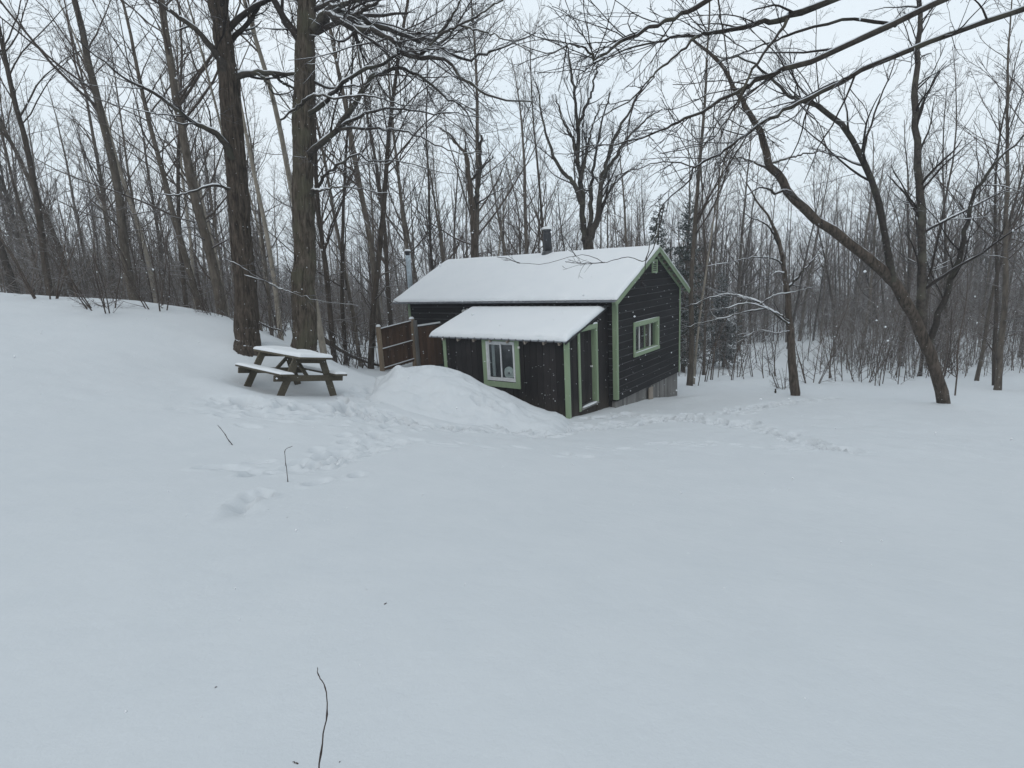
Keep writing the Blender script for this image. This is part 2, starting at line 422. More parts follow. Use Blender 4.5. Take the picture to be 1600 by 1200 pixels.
def churn(W, width, dp):
    X, Y = GX[FY0:FY1, FX0:FX1], GY[FY0:FY1, FX0:FX1]; D = np.full(X.shape, 9.0)
    for a, b in zip(W[:-1], W[1:]):
        ab = b - a; t = np.clip(((X - a[0]) * ab[0] + (Y - a[1]) * ab[1]) / (ab @ ab + 1e-9), 0, 1)
        D = np.minimum(D, np.hypot(X - a[0] - t * ab[0], Y - a[1] - t * ab[1]))
    q = np.stack([X, Y, X * 0], -1)
    D = D + (vnoise(q * 1.4, 91) - .5) * width * 1.1
    m = np.clip(1.15 - D / width, 0, 1); m = m * m * (3 - 2 * m)
    lumps = fbm(q * 4.2, 3, 81) - .5; crisp = np.abs(fbm(q * 7.5, 2, 85) - .5)
    GZ[FY0:FY1, FX0:FX1] += m * dp * (-.45 + lumps * 1.3 - crisp * 1.6)
def walk(pts, n, width, dp, step=.38, band=0):
    W = np.array([hit(*p)[:2] for p in pts])
    if band: churn(W, band, dp)
    seg = np.r_[0, np.cumsum(np.linalg.norm(np.diff(W, axis=0), axis=1))]
    for k in range(n):
        s = rng.uniform(0, .3); side = 1
        while s < seg[-1]:
            p = np.array([np.interp(s, seg, W[:, 0]), np.interp(s, seg, W[:, 1])])
            q = np.array([np.interp(s + .2, seg, W[:, 0]), np.interp(s + .2, seg, W[:, 1])])
            d = q - p + 1e-6; an = math.atan2(d[1], d[0])
            nx, ny = -math.sin(an), math.cos(an)
            off = side * .12 + rng.normal(0, width)
            stamp(p[0] + nx * off, p[1] + ny * off, an + rng.normal(0, .25), rng.uniform(.13, .19), rng.uniform(.06, .10), dp * rng.uniform(.5, 1.2))
            s += step * rng.uniform(.75, 1.3); side = -side
walk([(350, 628), (450, 640), (560, 640), (620, 655), (700, 668), (800, 674), (850, 678), (885, 668), (950, 666), (1000, 660), (1060, 650), (1130, 646), (1190, 634), (1230, 628), (1330, 622)], 3, .16, .085, band=.42)
walk([(905, 655), (970, 648), (1020, 650), (1080, 656), (1130, 664), (1165, 661), (1210, 676), (1250, 688), (1330, 705)], 2, .12, .08, band=.3)
walk([(575, 606), (560, 620), (575, 642), (600, 660), (590, 690), (540, 712), (480, 735), (420, 752)], 2, .22, .05, band=.4)
walk([(345, 640), (420, 648), (470, 650), (520, 640), (575, 640), (630, 652)], 4, .38, .05, band=.6)
walk([(350, 740), (420, 735), (500, 722), (560, 708), (625, 690)], 2, .18, .05, band=.4)
walk([(395, 770), (400, 782), (380, 800)], 2, .12, .06)
walk([(1025, 695), (1070, 694), (1120, 692)], 1, .06, .06, .25)
walk([(1155, 697), (1225, 698), (1300, 706)], 1, .06, .05, .3)
walk([(880, 713), (912, 712)], 1, .05, .05); walk([(925, 702), (965, 702), (1000, 701)], 1, .05, .05)
walk([(640, 690), (700, 695), (800, 702), (850, 708)], 1, .05, .035)
walk([(690, 640), (720, 652), (770, 662), (830, 668)], 2, .15, .07, band=.4)
# hollow melted out under the picnic table, snow banked in front of it
_a = (GX - TBO[0]) * math.cos(TBY) + (GY - TBO[1]) * math.sin(TBY); _b = -(GX - TBO[0]) * math.sin(TBY) + (GY - TBO[1]) * math.cos(TBY)
_q = (_a / .95) ** 2 + (_b / 1.2) ** 2
GZ -= .10 * np.exp(-_q ** 2)
GZ += .10 * np.exp(-((_a + 1.25) / .45) ** 2 - ((_b - .1) / 1.1) ** 2)
# snow slumped off the roof beside the gable
_g = np.stack([GX - CO[0], GY - CO[1]], -1); _lx = _g @ VX[:2]; _ly = _g @ VY[:2]
GZ += .10 * np.exp(-((_lx - .9) / .45) ** 2 - ((_ly - 3.6) / 1.5) ** 2)
for (px_, Y_, r_) in ((388, 13.32, .62), (475, 14.02, .60), (1480, 15.6, .5)):
    q = at(px_, 560, Y_); rr_ = np.hypot(GX - q[0], GY - q[1])
    GZ += .10 * np.exp(-(rr_ / r_) ** 2) + .05 * np.exp(-((rr_ - r_ * 1.1) / .25) ** 2) * (vnoise(P3 * 2.1, 61) - .4)
ny_, nx_ = GX.shape
idx = np.arange(ny_ * nx_).reshape(ny_, nx_)
QF = np.stack([idx[:-1, :-1], idx[:-1, 1:], idx[1:, 1:], idx[1:, :-1]], -1).reshape(-1, 4)
g_o = link('ground', mesh_np('ground', np.stack([GX, GY, GZ], -1).reshape(-1, 3), [QF], M['snow']))
tag(g_o, 'snow covered ground with a trampled footpath', 'snow', kind='structure')

# ---- shovelled snow mound in front of the porch
crest = np.array([at(*q) for q in [(535, 605, 14.2), (560, 596, 14.4), (590, 586, 14.5), (615, 578, 14.5), (640, 571.5, 14.4), (670, 568, 14.2), (700, 572, 14.05), (730, 583, 13.85), (755, 596, 13.7), (780, 605, 13.6), (805, 617, 13.45), (830, 631, 13.3), (855, 641, 13.2), (900, 646, 13.1)]])
cs = np.r_[0, np.cumsum(np.linalg.norm(np.diff(crest[:, :2], axis=0), axis=1))]
ss = np.linspace(0, cs[-1], 160)
CX, CY, CZ = (np.interp(ss, cs, crest[:, k]) for k in range(3))
ker = np.ones(9) / 9
def smo(a): return np.convolve(np.r_[np.full(4, a[0]), a, np.full(4, a[-1])], ker, 'valid')
CX, CY, CZ = smo(CX), smo(CY), smo(CZ)
CH = np.maximum(CZ - ground(CX, CY), 0) * np.clip((ss / .5), 0, 1) * np.clip((cs[-1] - ss) / .5, 0, 1)
mxs = np.arange(-5.6, 2.8, .04); mys = np.arange(9.6, 16.4, .04)
MX, MY = np.meshgrid(mxs, mys)
d2 = (MX[..., None] - CX) ** 2 + (MY[..., None] - CY) ** 2
ci = d2.argmin(-1); dist = np.sqrt(d2.min(-1)); del d2
tx, ty = np.gradient(CX), np.gradient(CY)
sg = np.sign(tx[ci] * (MY - CY[ci]) - ty[ci] * (MX - CX[ci]))       # + behind, - towards the camera
w_front = 1.5 + CH * 2.1
wdt = np.where(sg < 0, w_front[ci], .95)
prof = np.clip(dist / wdt, 0, 1); prof = (np.cos(prof * math.pi) * .5 + .5) ** np.where(sg < 0, 1.3, 1.0)
MP = np.stack([MX, MY, MX * 0], -1)
lump = (fbm(MP * 1.5, 3, 21) - .5) * .38 + (.3 - np.abs(fbm(MP * 3.4, 3, 31) - .5) * 2.2) * .07 + (fbm(MP * 9, 2, 33) - .5) * .022
hm = CH[ci] * prof
g_ = np.random.default_rng(61)
for k_ in range(26):      # clods thrown up by the shovel
    i_ = int(g_.integers(25, 120)); off = g_.uniform(-1.7, -.4); r_ = g_.uniform(.09, .22)
    lump = lump + g_.uniform(.03, .075) * np.exp(-(((MX - CX[i_] - g_.normal(0, .1)) / r_) ** 2 + ((MY - CY[i_] - off) / (r_ * .8)) ** 2) ** 1.5)
MZ = ground(MX, MY) + hm + lump * np.clip(hm / .35, 0, 1) * (.6 + .4 * np.sqrt(prof * (1 - prof)) * 2) * (1 - .75 * np.clip((prof - .8) / .2, 0, 1)) - .045 - .13 * (1 - np.clip(hm / .13, 0, 1))
for (px, py, Y) in [(745, 636, 12.6), (752, 641, 12.5), (762, 637, 12.6), (770, 640, 12.5), (778, 641, 12.4), (690, 594, 13.7), (712, 589, 13.7), (735, 600, 13.4), (680, 600, 13.5)]:
    q = at(px, py, Y); r2 = ((MX - q[0]) / .11) ** 2 + ((MY - q[1]) / .09) ** 2
    MZ -= .10 * np.exp(-r2 ** 2) - .03 * np.exp(-((np.sqrt(r2) - 1.5) / .35) ** 2)
keep = hm > .004
mi = np.arange(MX.size).reshape(MX.shape)
mq = np.stack([mi[:-1, :-1], mi[:-1, 1:], mi[1:, 1:], mi[1:, :-1]], -1).reshape(-1, 4)
mq = mq[keep.ravel()[mq].any(1)]
used = np.unique(mq); rem = np.full(MX.size, -1); rem[used] = np.arange(len(used))
mo = link('snow_mound', mesh_np('snow_mound', np.stack([MX, MY, MZ], -1).reshape(-1, 3)[used], [rem[mq]], M['snow']))
tag(mo, 'tall lumpy snow mound heaped in front of the porch window', 'snow mound')

# ------------------------------------------------------------------ the cabin
LM, W, ZB, OE, ORR, ORL = 7.92, 4.82, -.10, .416, .22, .40
ZEV, ZR = 2.70, 4.10
RY = 2.58
def zroof(y):
    return ZR - np.where(np.asarray(y) < RY, (RY - y) * (ZR - ZEV) / (RY + OE), (y - RY) * (ZR - ZEV) / (W + OE - RY))
ZWALL = float(min(zroof(0), zroof(W)))
PD, PX0, PX1, PZ0, PZ1, POV = 2.18, -4.327, -.242, 1.86, 2.56, .157
PXL, PXR = -4.77, -.20
PSL = (PZ1 - PZ0) / (PD + POV)
def zporch(y): return PZ1 + y * PSL
cabin = empty('cabin', tuple(CO), CYAW)
tag(cabin, 'small dark brown wooden cabin with sage green trim and a lean-to porch', 'cabin')

def rect_minus(r, h):
    """(a0,a1,b0,b1) minus hole -> rects"""
    a0, a1, b0, b1 = r; c0, c1, e0, e1 = h
    if c1 <= a0 or c0 >= a1 or e1 <= b0 or e0 >= b1: return [r]
    out = []
    if c0 > a0 + 1e-4: out.append((a0, c0, b0, b1))
    if c1 < a1 - 1e-4: out.append((c1, a1, b0, b1))
    m0, m1 = max(a0, c0), min(a1, c1)
    if e0 > b0 + 1e-4: out.append((m0, m1, b0, e0))
    if e1 < b1 - 1e-4: out.append((m0, m1, e1, b1))
    return out

# openings in wall coordinates
GW = (1.17, 2.83, 1.09, 1.86)       # gable window: y0,y1,z0,z1
PW = (-2.77, -1.82, .72, 1.79)      # porch window: x0,x1,z0,z1
DR = (-1.60, -.76, .06, 2.03)       # door opening in the porch side wall: y0,y1,z0,z1
# --- gable wall (plane x=0), lap boards
gw = MB()
for (a, b, c, d) in rect_minus((.02, W - .02, ZB, ZWALL - .02), GW): gw.box(-.12, -.04, a, b, c, d)
gw.hexa([(-.12, .02, ZWALL - .02), (-.04, .02, ZWALL - .02), (-.04, W - .02, ZWALL - .02), (-.12, W - .02, ZWALL - .02)],
        [(-.12, RY - .02, ZR - .06), (-.04, RY - .02, ZR - .06), (-.04, RY + .02, ZR - .06), (-.12, RY + .02, ZR - .06)])
gable = gw.build('gable_wall', M['siding'], cabin)
BH = .203
z = ZB
while z < ZR - .12:
    z1 = min(z + BH, ZR - .08); jit = random.uniform(-.003, .003)
    def lim(zz):
        if zz <= ZWALL - .02: return (.0, W)
        t = (ZR - .03 - zz) / (ZR - ZEV)
        return (max(0, RY - t * (RY + OE)), min(W, RY + t * (W + OE - RY)))
    a0, a1 = lim(z); b0, b1 = lim(z1)
    pieces = [((a0, a1), (b0, b1), z, z1)]
    if z < GW[3] and z1 > GW[2]:
        pieces = [((r[0], r[1]), (r[0], r[1]), r[2], r[3]) for r in rect_minus((a0, a1, z, z1), GW)]
    for (l0, l1), (t0, t1), q0, q1 in pieces:
        m = MB()
        f_ = 1 - .022 / max(q1 - q0, .03); c0, c1, qc = l0 + (t0 - l0) * f_, l1 + (t1 - l1) * f_, q0 + (q1 - q0) * f_
        m.hexa([(-.038, l0, q0), (.024 + jit, l0, q0), (.024 + jit, l1, q0), (-.038, l1, q0)], [(-.038, c0, qc), (.020 + jit, c0, qc), (.020 + jit, c1, qc), (-.038, c1, qc)])
        m.hexa([(-.038, c0, qc), (.020 + jit, c0, qc), (.020 + jit, c1, qc), (-.038, c1, qc)], [(-.038, t0, q1 - .002), (-.004, t0, q1 - .002), (-.004, t1, q1 - .002), (-.038, t1, q1 - .002)])
        m.build('siding_board', M['siding'], gable)
    z += BH
# --- front wall of the main room (plane y=0), lap boards
fw = MB()
for r in rect_minus((-LM + .05, -.13, -.9, ZWALL - .05), (-1.2, -.9, -5, -4)): fw.box(r[0], r[1], .04, .12, r[2], r[3])
front = fw.build('front_wall', M['siding'], cabin)
z = ZB
while z < ZWALL - .02:
    z1 = min(z + BH, ZWALL - .02); jit = random.uniform(-.003, .003)
    for (x0, x1) in ((-LM, PX0 - .05), (PX0 - .05, -.0)) if z > 1.7 else ((-LM, PX0 - .05), (PX1 + .02, -.0)):
        m = MB(); qc = z1 - .022
        m.hexa([(x0, -.024 + jit, z), (x1, -.024 + jit, z), (x1, .038, z), (x0, .038, z)], [(x0, -.020 + jit, qc), (x1, -.020 + jit, qc), (x1, .038, qc), (x0, .038, qc)])
        m.hexa([(x0, -.020 + jit, qc), (x1, -.020 + jit, qc), (x1, .038, qc), (x0, .038, qc)], [(x0, .004, z1 - .002), (x1, .004, z1 - .002), (x1, .038, z1 - .002), (x0, .038, z1 - .002)])
        m.build('siding_board', M['siding'], front)
    z += BH
# --- hidden back and end walls (the cabin is a closed shell)
MB().box(-LM + .05, -.13, W - .10, W - .02, -.9, ZWALL - .05).build('back_wall', M['siding'], cabin)
ew = MB(); ew.box(-LM + .02, -LM + .10, .13, W - .11, -.6, ZWALL - .05)
ew.hexa([(-LM + .02, .13, ZWALL - .05), (-LM + .10, .13, ZWALL - .05), (-LM + .10, W - .11, ZWALL - .05), (-LM + .02, W - .11, ZWALL - .05)],
        [(-LM + .02, RY - .02, ZR - .06), (-LM + .10, RY - .02, ZR - .06), (-LM + .10, RY + .02, ZR - .06), (-LM + .02, RY + .02, ZR - .06)])
ew.build('end_wall', M['siding'], cabin)
MB().box(-LM + .11, -.13, .13, W - .11, -.18, -.12).build('floor', M['interior'], cabin)
# --- skirting of weathered vertical boards under the gable
skirt = MB().box(-.16, -.08, .03, W - .03, -1.4, ZB - .01).build('skirting', M['grey_board'], cabin)
y = .0
while y < W - .02:
    w = min(random.uniform(.11, .16), W - y)
    h = ZB - .005 + random.uniform(-.004, .002)
    MB().box(-.075 + random.uniform(-.004, .004), -.035 + random.uniform(-.006, .006), y + .004, y + w - .004, -1.45, h).build('skirting_board', M['grey_board'], skirt)
    y += w
sv = MB().box(.024, .06, 2.16, 2.44, -.75, -.15).build('access_hatch', M['rafter'], skirt)

# --- porch front wall (plane y=-PD) and side walls, vertical boards
pf = MB()
for r in rect_minus((PX0 + .05, PX1 - .05, -.5, PZ0 - .04), PW): pf.box(r[0], r[1], -PD + .035, -PD + .10, r[2], r[3])
pfront = pf.build('porch_front_wall', M['vertical_siding'], cabin)
x = PX0
while x < PX1 - .01:
    x1 = min(x + random.uniform(.18, .21), PX1); o_ = random.uniform(-.007, .005)
    for r in rect_minus((x + .005, x1 - .005, -.55, PZ0 - .02), PW):
        if r[1] - r[0] > .01: MB().box(r[0], r[1], -PD - .004 + o_, -PD + .032, r[2], r[3]).build('vertical_board', M['vertical_siding'], pfront)
    x = x1
ps = MB()
for r in rect_minus((-PD + .11, .035, -.5, 1.80), DR): ps.box(PX1 - .10, PX1 - .035, r[0], r[1], r[2], r[3])
pside = ps.build('porch_side_wall', M['vertical_siding'], cabin)
y = -PD + .035
while y < -.03:
    y1 = min(y + random.uniform(.19, .21), -.022); o_ = random.uniform(-.004, .004)
    for r in rect_minus((y + .003, y1 - .003, -.55, 99), DR):
        t0, t1 = min(zporch(r[0]) - .04, r[3]), min(zporch(r[1]) - .04, r[3])
        if r[1] - r[0] > .01 and t0 > r[2]:
            MB().hexa([(PX1 - .032, r[0], r[2]), (PX1 + .004 + o_, r[0], r[2]), (PX1 + .004 + o_, r[1], r[2]), (PX1 - .032, r[1], r[2])],
                      [(PX1 - .032, r[0], t0), (PX1 + .004 + o_, r[0], t0), (PX1 + .004 + o_, r[1], t1), (PX1 - .032, r[1], t1)]).build('vertical_board', M['vertical_siding'], pside)
    y = y1
pl = MB(); pl.hexa([(PX0, -PD + .04, -.5), (PX0 + .045, -PD + .04, -.5), (PX0 + .045, -.025, -.5), (PX0, -.025, -.5)],
                   [(PX0, -PD + .04, zporch(-PD) - .05), (PX0 + .045, -PD + .04, zporch(-PD) - .05), (PX0 + .045, -.025, zporch(0) - .05), (PX0, -.025, zporch(0) - .05)])
pl.build('porch_end_wall', M['vertical_siding'], cabin)
MB().box(PX0 + .06, PX1 - .11, -PD + .11, -.03, -.05, .0).build('porch_floor', M['interior'], cabin)

# --- corner boards
def board(name, mat, parent, *b): return MB().box(*b).build(name, M[mat], parent)
board('corner_board', 'green', cabin, -.082, .036, -.050, -.029, -.05, ZWALL - .12)
board('corner_board', 'green', cabin, .029, .050, -.028, .055, -.05, ZWALL - .06)
board('corner_board', 'green', cabin, .029, .050, W - .070, W + .02, ZB + .02, ZWALL - .06)
board('corner_board', 'green', cabin, -LM - .03, -LM + .08, -.050, -.029, -.2, ZWALL - .12)
board('corner_board', 'green', cabin, -LM - .045, -LM - .003, -.028, .10, -.2, ZWALL - .06)
board('corner_board', 'green', cabin, PX1 - .085, PX1 + .032, -PD - .032, -PD - .009, -.5, PZ0 - .03)
board('corner_board', 'green', cabin, PX1 + .009, PX1 + .032, -PD - .008, -PD + .055, -.5, PZ0 + .0)
board('corner_board', 'green', cabin, PX0 - .03, PX0 + .08, -PD - .032, -PD - .009, -.3, PZ0 - .03)
board('corner_board', 'green', cabin, PX0 - .03, PX0 - .006, -PD - .008, -PD + .12, -.3, PZ0 - .03)

# --- roof metal: ribbed sheets
def ribbed(x0, x1, fz, ya, yb, th=.02, pitch=.23):
    xs = []; zs = []
    x = x0
    while x < x1:
        for dx, h in ((0, 0), (.07, 0), (.085, .022), (.115, .022), (.13, 0)):
            if x + dx < x1: xs.append(x + dx); zs.append(h)
        x += pitch
    xs.append(x1); zs.append(0)
    V = []; n = len(xs)
    for y in (ya, yb):
        for s in (0, -th):
            V += [(a, y, fz(y) + h + s) for a, h in zip(xs, zs)]
    F = []
    for i in range(n - 1):
        F += [(i, i + 1, 2 * n + i + 1, 2 * n + i), (n + i, 3 * n + i, 3 * n + i + 1, n + i + 1), (i, n + i, n + i + 1, i + 1), (2 * n + i, 2 * n + i + 1, 3 * n + i + 1, 3 * n + i)]
    F += [(0, 2 * n, 3 * n, n), (n - 1, 2 * n - 1, 4 * n - 1, 3 * n - 1)]
    return V, np.array(F)
roof = empty('roof'); roof.parent = cabin
for ya, yb in ((-OE, RY), (W + OE, RY)):
    V, F = ribbed(-LM - ORL, ORR, zroof, ya, yb)
    MB().add(V, F).build('roof_panel', M['roof_metal'], roof)
# green fascia boards on the gable rakes, frieze boards on the wall, lookout blocks between
for sgn in (-1, 1):
    ye = -OE if sgn < 0 else W + OE
    a = np.array([ORR - .012, ye, zroof(ye) - .085]); b = np.array([ORR - .012, RY, ZR - .085])
    n_ = norm(np.cross(norm(b - a), np.array([1., 0, 0]))); n_ = n_ if n_[2] > 0 else -n_
    MB().bar(a, b, .024, .13, n_).build('rake_board', M['green'], roof)
    MB().bar(a + np.array([.02, 0, .045]), b + np.array([.02, 0, .045]), .016, .05, n_).build('drip_edge', M['green'], roof)
    yw = .03 if sgn < 0 else W - .03
    a2 = np.array([.034, yw, zroof(yw) - .12]); b2 = np.array([.034, RY, ZR - .12])
    MB().bar(a2, b2, .02, .12, n_).build('frieze_board', M['green'], roof)
    for k in range(13):
        t = (k + .5) / 13; p = a * (1 - t) + b * t
        q0 = np.array([.05, p[1], p[2] - .0]); q1 = np.array([ORR - .028, p[1], p[2] - .0])
        MB().bar(q0, q1, .055, .07, n_).build('lookout', M['rafter' if k % 2 else 'green'], roof)
# eave fascia strip under the front eave plus rafter tails
MB().bar((-LM - ORL + .02, -OE + .05, zroof(-OE) - .018), (ORR - .03, -OE + .05, zroof(-OE) - .018), .022, .04).build('eave_board', M['roof_metal'], roof)
for k in range(14):
    x = -LM + .1 + k * (LM - .2) / 13
    MB().bar((x, -OE + .12, zroof(-OE + .12) - .055), (x, -.03, zroof(-.03) - .055), .045, .07).build('rafter_tail', M['siding'], roof)
board('eave_return', 'green', roof, -.13, .02, -OE + .065, -.05, ZEV - .03, ZEV + .06)
# porch roof
proof = empty('porch_roof'); proof.parent = cabin
V, F = ribbed(PXL, PXR, zporch, -PD - POV, -.01)
MB().add(V, F).build('roof_panel', M['roof_metal'], proof)
for k in range(8):
    x = PX0 + .05 + k * (PX1 - PX0 - .1) / 7
    x = min(x, PX1 - .17)
    MB().bar((x, -PD - POV + .03, zporch(-PD - POV + .03) - .075), (x, -PD - .01, zporch(-PD - .01) - .075), .045, .08).build('rafter_tail', M['rafter'], proof)
MB().bar((PXR - .01, -PD - POV + .01, zporch(-PD - POV) - .05), (PXR - .01, -.05, zporch(-.05) - .05), .02, .05).build('rake_board', M['dark_metal'], proof)

# --- porch window: white slider in green casing
def frame4(name, mat, parent, x0, x1, z0, z1, w, y0, y1):
    m = MB(); m.box(x0, x0 + w, y0, y1, z0, z1); m.box(x1 - w, x1, y0, y1, z0, z1)
    m.box(x0 + w, x1 - w, y0, y1, z1 - w, z1); m.box(x0 + w, x1 - w, y0, y1, z0, z0 + w)
    return m.build(name, M[mat], parent)
pwin = empty('porch_window'); pwin.parent = cabin
x0, x1, z0, z1 = PW
yf = -PD - .012
board('casing', 'green', pwin, x0 - .14, x0 - .002, yf - .024, yf, z0 - .02, PZ0 - .03)
board('casing', 'green', pwin, x1 + .002, x1 + .14, yf - .024, yf, z0 - .02, PZ0 - .03)
board('casing', 'green', pwin, x0 - .001, x1 + .001, yf - .022, yf, z1 + .002, PZ0 - .03)
board('sill_casing', 'green', pwin, x0 - .14, x1 + .14, yf - .028, yf, z0 - .17, z0 - .021)
wf = frame4('white_frame', 'white_vinyl', pwin, x0 + .003, x1 - .003, z0 + .003, z1 - .003, .05, -PD - .05, -PD + .05)
xm = (x0 + x1) / 2
for (a, b, yy) in ((x0 + .055, xm + .025, -PD - .018), (xm - .025, x1 - .055, -PD + .012)):
    s = frame4('sash', 'white_vinyl', pwin, a, b, z0 + .055, z1 - .055, .035, yy - .013, yy + .013)
    MB().box(a + .034, b - .034, yy - .003, yy + .003, z0 + .088, z1 - .088).build('pane', M['glass'], s)
# round white dial standing inside the right-hand pane
MB().lathe([(.001, .0), (.15, .0), (.165, .008), (.17, .02), (.165, .032), (.15, .03), (.02, .022), (.018, .035), (.001, .037)], k=36).build('window_dial', M['bracket'], None, True)
dial = bpy.data.objects['window_dial']; dial.location = tuple(cab(-2.09, -PD + .075, .94)); dial.rotation_euler = (math.radians(90), 0, CYAW)
tag(dial, 'round white dial behind the right pane of the porch window', 'dial')
hub = MB().lathe([(.001, .038), (.02, .038), (.022, .03)], k=14).build('centre_hub', M['dark_metal'], dial)
# curtain cloth hung pale behind the left pane
V = []; 
for i in range(25):
    xx = x0 + .06 + .10 * i / 24; yy = -PD + .13 + .018 * math.sin(i * 1.7)
    V += [(xx, yy, z0 + .08), (xx, yy, z1 - .07)]
MB().add(V, np.array([(2 * i, 2 * i + 2, 2 * i + 3, 2 * i + 1) for i in range(24)])).build('curtain', M['white_vinyl'], pwin, True)
board('lamp_bracket', 'bracket', pwin, x1 + .125, x1 + .18, yf - .05, yf - .025, z1 - .16, z1 - .11)

# --- gable window: four narrow lights in a deep green casing
gwin = empty('gable_window'); gwin.parent = cabin
a0, a1, z0, z1 = GW
xo = .030
board('casing', 'green', gwin, xo, xo + .028, a0 - .12, a0 + .0, z0 - .0, z1 + .12)
board('casing', 'green', gwin, xo, xo + .028, a1 - .0, a1 + .12, z0 - .0, z1 + .12)
board('casing', 'green', gwin, xo, xo + .026, a0 + .001, a1 - .001, z1, z1 + .12)
board('sill', 'green', gwin, xo - .002, xo + .045, a0 - .12, a1 + .12, z0 - .11, z0 - .001)
frame4_ = MB()
for bx in ((-.10, xo, a0 + .0, a0 + .03, z0, z1), (-.10, xo, a1 - .03, a1 - .0, z0, z1), (-.10, xo, a0 + .03, a1 - .03, z1 - .03, z1), (-.10, xo, a0 + .03, a1 - .03, z0, z0 + .03)): frame4_.box(*bx)
frame4_.build('jamb', M['green'], gwin)
n4 = 4; wv = (a1 - a0 - .06) / n4
for k in range(n4):
    p0, p1 = a0 + .03 + k * wv, a0 + .03 + (k + 1) * wv
    if k: MB().box(-.055, -.015, p0 - .018, p0 + .018, z0 + .03, z1 - .03).build('mullion', M['bracket' if k != 2 else 'green'], gwin)
    MB().box(-.038, -.032, p0 + .018, p1 - .018, z0 + .032, z1 - .032).build('pane', M['glass'], gwin)
MB().box(-.25, -.20, a1 - .36, a1 - .05, z0, z1).build('curtain', M['curtain'], gwin)
board('bar_reflection', 'bracket', gwin, -.14, -.11, a0 + .03 + wv * 2 + .02, a0 + .03 + wv * 3 - .02, 1.46, 1.50)  # reflection in the glass, modelled as a pale bar behind the pane

# --- gable vent
vent = empty('gable_vent'); vent.parent = cabin
va0, va1, vz0, vz1 = 2.40, 2.80, 3.33, 3.73
fv = MB()
for bx in ((.024, .060, va0, va0 + .05, vz0, vz1), (.024, .060, va1 - .05, va1, vz0, vz1), (.024, .060, va0 + .05, va1 - .05, vz1 - .045, vz1), (.024, .060, va0 + .05, va1 - .05, vz0, vz0 + .06)): fv.box(*bx)
fv.build('vent_frame', M['green'], vent)
MB().box(.0225, .0275, va0 + .05, va1 - .05, vz0 + .06, vz1 - .045).build('vent_screen', M['dark_metal'], vent)
for k in range(5):
    zz = vz0 + .06 + (k + .75) * (vz1 - vz0 - .105) / 5
    MB().bar((.044, va0 + .05, zz), (.044, va1 - .05, zz), .026, .022, (.5, 0, 1)).build('vent_slat', M['green'], vent)

# --- door in the porch side wall
door = empty('door'); door.parent = cabin
d0, d1, z0, z1 = DR
xs = PX1 + .011
board('casing', 'green', door, xs, xs + .026, d0 - .10, d0 - .0, -.03, z1 + .0)
board('casing', 'green', door, xs, xs + .026, d1 + .0, d1 + .10, -.03 + .06, z1 + .0)
board('casing', 'green', door, xs, xs + .030, d0 - .10, d1 + .10, z1 + .001, z1 + .11)
j = MB(); j.box(xs - .16, xs - .001, d0 - .0, d0 + .025, .0, z1); j.box(xs - .16, xs - .001, d1 - .025, d1 + .0, .0, z1); j.box(xs - .16, xs - .001, d0 + .025, d1 - .025, z1 - .025, z1)
j.build('jamb', M['green'], door)
leaf = board('door_leaf', 'vertical_siding', door, xs - .15, xs - .105, d0 + .03, d1 - .03, .08, z1 - .03)
for k in range(4):
    w = (d1 - d0 - .08) / 4
    board('door_board', 'vertical_siding', leaf, xs - .104, xs - .095, d0 + .04 + k * w + .004, d0 + .04 + (k + 1) * w - .004, .09, z1 - .04)
kn = MB().lathe([(.001, .0), (.024, .0), (.012, .012), (.012, .03), (.028, .04), (.028, .055), (.001, .065)], k=16).build('door_knob', M['bracket'], leaf, True)
kn.location = (xs - .095, d1 - .11, 1.02); kn.rotation_euler = (0, math.radians(90), 0)
board('threshold', 'grey_board', door, xs - .16, xs + .06, d0 - .02, d1 + .02, .0, .055)

# --- stove pipes
bp = MB(); bp.lathe([(.001, 3.9), (.135, 3.9), (.135, 4.74), (.142, 4.745), (.142, 4.78), (.118, 4.785), (.118, 4.84), (.165, 4.85), (.165, 4.875), (.11, 4.91), (.001, 4.92)], -3.72, 2.55, 24)
pipe = bp.build('stove_pipe', M['black_pipe'], cabin, True)
MB().lathe([(.17, 4.02), (.30, 3.98), (.30, 4.0), (.14, 4.2)], -3.72, 2.55, 24).build('flashing', M['black_pipe'], pipe, True)
gp_ = at(636.5, 391, float(cab(-8.45, 1.2)[1]))
_l = (float((gp_ - CO) @ VX), float((gp_ - CO) @ VY), float(gp_[2]))
zt = _l[2]
g2 = MB().lathe([(.001, -.4), (.092, -.4), (.092, zt - .24), (.098, zt - .23), (.098, zt - .20), (.092, zt - .19), (.001, zt - .19)], _l[0], _l[1], 20).build('vent_pipe', M['galvanised'], cabin, True)
MB().lathe([(.001, zt - .185), (.082, zt - .185), (.082, zt - .07), (.115, zt - .06), (.115, zt - .03), (.001, zt - .02)], _l[0], _l[1], 20).build('pipe_cap', M['black_pipe'], g2, True)
# --- twin flood lamp under the eave
fl = empty('flood_light'); fl.parent = cabin
MB().lathe([(.001, 0), (.05, 0), (.05, .02), (.001, .022)], k=18).build('lamp_base', M['bracket'], fl, True)
fl.location = (-5.23, -.03, 2.44); fl.rotation_euler = (math.radians(90), 0, 0)
for sx, r_ in ((-.075, .075), (.085, .05)):
    lh = MB().lathe([(.001, .0), (.03, .0), (.035, .05), (r_, .10), (r_, .125), (r_ * .85, .13), (.001, .12)], k=20).build('lamp_head', M['bracket'], fl, True)
    lh.location = (sx, -.01, .02); lh.rotation_euler = (.35, -sx * 4, 0)

